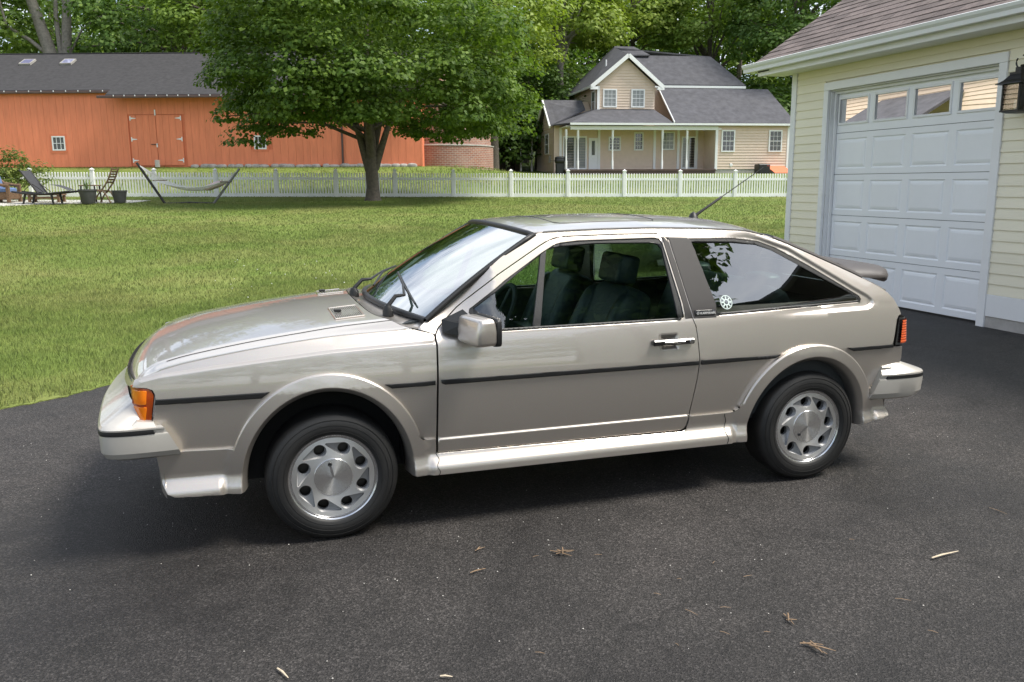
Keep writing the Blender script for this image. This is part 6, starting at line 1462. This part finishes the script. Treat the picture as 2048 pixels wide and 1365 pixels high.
planter(-14.87, 30.4, 1.05, 'grey planter with sprouting green leaves beside the curved wooden chair', 14, 3); planter(-14.03, 31.0, .92, 'smaller bare grey planter nearest the white fence', 3, 4)
# curved wooden chair seen from the side
wc = empty('wooden_chair', at(-14.55, 31.0), YAW, label='curved slatted wooden chair between the two grey planters', cat='chair')
for y in (-.25, .25):
    MB().tube(spline([(.45, y, 1.22), (.36, y, 1.0), (.22, y, .72), (.02, y, .46), (-.05, y, .34)], 4), .028, 6).build('back_rail', 'teak', wc, True); MB().tube(spline([(-.30, y, .0), (-.12, y, .30), (.05, y, .42), (.30, y, .0)], 4), .026, 6).build('leg', 'teak', wc, True); MB().tube([(-.35, y, .44), (.02, y, .40)], .028, 6).build('seat_rail', 'teak', wc, True)
for k in range(7): t_ = k/6; MB().box(-.34+.36*t_, -.30+.36*t_, -.25, .25, .452-.03*t_, .47-.03*t_).build('seat_slat', 'teak', wc)
for k in range(6):
    p = spline([(.45, 0, 1.22), (.36, 0, 1.0), (.22, 0, .72), (.02, 0, .46)], 6)[2+k*2]; MB().box(p[0]-.01, p[0]+.012, -.25, .25, p[2]-.03, p[2]+.03).build('back_slat', 'teak', wc)
# shrub at the left edge
sh = empty('leafy_shrub', at(-18.55, 32.6, 0), label='leafy yellow green shrub at the left edge by the fence', cat='shrub'); C, Nn, cen = crown((0, 0, .95), (.95, .8, .85, .8), 26, 70, .10, .38, zlow=-.8, seed=77, fill=.2); link('foliage', leafmesh('foliage', C, Nn, .11, 'leaf_shrub', .6), sh)
m = MB(); limbs(m, (0, 0, 0), (0, 0, .6), cen, .05, 10, 5, .1); m.build('stem', 'bark', sh, True)
# ------------------------------------------------------------------ hammock on a stand
hm_ = empty('hammock', at(-11.6, 31.2, 0), YAW, label='white net hammock with pink cushion on a two post stand', cat='hammock')
LB, LTp, RB, RTp = Vector((-.86, -.1, 0)), Vector((-1.80, .0, 1.45)), Vector((.86, .0, 0)), Vector((1.86, .0, 1.22))
MB().tube([LB, LTp], .045, 10).build('post', 'dark_frame', hm_, True); MB().tube([RB, RTp], .042, 10).build('post', 'pole_grey', hm_, True); MB().tube([LB, Vector((0, 0, .03)), RB], .035, 8).build('base_bar', 'dark_frame', hm_, True)
B0, B1 = Vector((-1.02, 0, .80)), Vector((1.36, 0, .74))
def hnet(s, t): # s along, t across
    c = B0.lerp(B1, s); sag = 4*s*(1-s); return Vector((c.x, (t-.5)*1.1*(1-.08*sag), c.z-.34*sag*(1-.35*abs(2*t-1)**1.5)+.02))
for k in range(13): t_ = k/12; MB().tube([hnet(i/18, t_) for i in range(19)], .011, 5).build('net_cord', 'rope_white', hm_)
m = MB()
for k in range(1, 30): m.tube([hnet(k/30+(.02 if j % 2 else -.02), j/12) for j in range(13)], .009, 4)
m.build('net_weave', 'rope_white', hm_)
MB().tube([hnet(0, -.05), hnet(0, 1.05)], .022, 8).build('spreader_bar', 'teak', hm_); MB().tube([hnet(1, -.05), hnet(1, 1.05)], .022, 8).build('spreader_bar', 'teak', hm_)
for k in range(9): MB().tube([hnet(0, k/8), LTp+Vector((.08, 0, -.08))], .008, 4).build('suspension_cord', 'rope_white', hm_); MB().tube([hnet(1, k/8), RTp+Vector((-.06, 0, -.06))], .008, 4).build('suspension_cord', 'rope_white', hm_)
superell(hnet(.82, .5)+Vector((0, 0, .06)), (.34, .28, .10), .5, 10, 20, Matrix.Rotation(-.35, 3, 'Y')).build('cushion', 'cushion_pink', hm_, True)
# ================================================================== debris on the asphalt
rg_ = random.Random(12)
def splinter(p, q, w_, mat, label, name='twig', n=1, group='twigs and splinters on the driveway'):
    p = Vector((*p, 0)); q = Vector((*q, 0)); c = (p+q)/2; o = None; m = MB(); L_ = (q-p).length; d = (q-p).normalized()
    for k in range(n):
        if k == 0: a, b_ = p-c, q-c
        else:
            an_ = rg_.uniform(.35, 1.5)*(1 if k % 2 else -1); dd = Matrix.Rotation(an_, 3, 'Z') @ d; s = rg_.uniform(.45, .85)*L_; o0 = d*rg_.uniform(-.25, .25)*L_; a, b_ = o0-dd*s*.4, o0+dd*s*.6
        h = zdrive(c.x, c.y)+.004+w_*.35+.004*k; side = Vector((-d.y, d.x, 0))
        P = [Vector((a.x, a.y, h)), Vector(((a*.6+b_*.4).x, (a*.6+b_*.4).y, h+.002))+side*w_*.1, Vector((b_.x, b_.y, h+.001))]; m.tube(P, [w_*.20, w_*.25, w_*.10], 6, True, .6)
    return setp(m.build(name, mat, None, loc=(c.x, c.y, 0)), label, 'twig', group)
splinter((1.088, -1.766), (1.239, -1.750), .020, 'wood_pale', 'longest pale wood splinter lying alone at the right', 'wood_splinter')
splinter((-.361, -1.206), (-.295, -1.285), .012, 'twig', 'star shaped cluster of brown twigs before the car door', n=5)
splinter((-.66, -1.108), (-.611, -1.087), .010, 'twig', 'short rust brown twig nearest the front wheel', n=2)
splinter((-.733, -1.304), (-.665, -1.288), .014, 'twig', 'curled dry brown leaf scrap on the dark patch')
splinter((1.766, -1.401), (1.776, -1.495), .007, 'twig', 'thin curved dark twig at the right picture edge')
splinter((.247, -1.967), (.235, -2.045), .012, 'twig', 'small bundle of parallel brown splinters', n=3)
splinter((.195, -2.150), (.222, -2.240), .013, 'twig', 'forked brown twig near the bottom right', n=4)
splinter((.707, -1.994), (.749, -2.027), .006, 'twig', 'straight thin twig between bundle and pale splinter')
for (p, q) in (((.059, -1.852), (.095, -1.868)), ((-.068, -1.826), (-.047, -1.879)), ((.274, -1.667), (.313, -1.667)), ((.222, -1.524), (.241, -1.511)), ((.65, -2.215), (.668, -2.242)), ((-.213, -2.022), (-.209, -2.042)), ((-.676, -1.929), (-.648, -1.948)), ((.02, -1.60), (.035, -1.61)), ((-.12, -1.68), (-.10, -1.70)), ((-.45, -1.24), (-.42, -1.235)), ((-.2, -1.30), (-.17, -1.31)), ((.11, -2.05), (.13, -2.06)), ((-.03, -2.0), (-.01, -2.03)), ((.9, -1.5), (.92, -1.51))):
    splinter(p, q, .006, 'twig', 'tiny brown wood chip scattered on the asphalt', 'wood_chip', group='tiny wood chips on the driveway')
splinter((-1.488, -1.769), (-1.458, -1.837), .016, 'wood_pale', 'pale wood scrap at the bottom edge below the front wheel', 'wood_splinter')
splinter((-1.005, -1.973), (-.969, -1.990), .016, 'wood_pale', 'whitish chip at the bottom edge near the middle', 'wood_splinter')
# fine grit: loose pale grains lying on the asphalt
n = 350; gx_ = NP.uniform(-3, 3.5, n); gy_ = NP.uniform(-2.6, 1.5, n); s = NP.uniform(.0015, .004, n)
B = np.stack([gx_, gy_, np.array([zdrive(x, y) for x, y in zip(gx_, gy_)])+s*.6], 1); O8 = np.array([(1, 0, 0), (0, 1, 0), (-1, 0, 0), (0, -1, 0), (0, 0, 1)], float)
V = (B[:, None, :]+O8[None]*s[:, None, None]).reshape(-1, 3); i = np.arange(n)*5; Q = np.concatenate([np.stack([i, i+1, i+4], 1), np.stack([i+1, i+2, i+4], 1), np.stack([i+2, i+3, i+4], 1), np.stack([i+3, i, i+4], 1)])
setp(link('grit', fastmesh('grit', V, Q, 'concrete')), 'loose pale grit strewn over the asphalt', 'grit', kind='stuff')
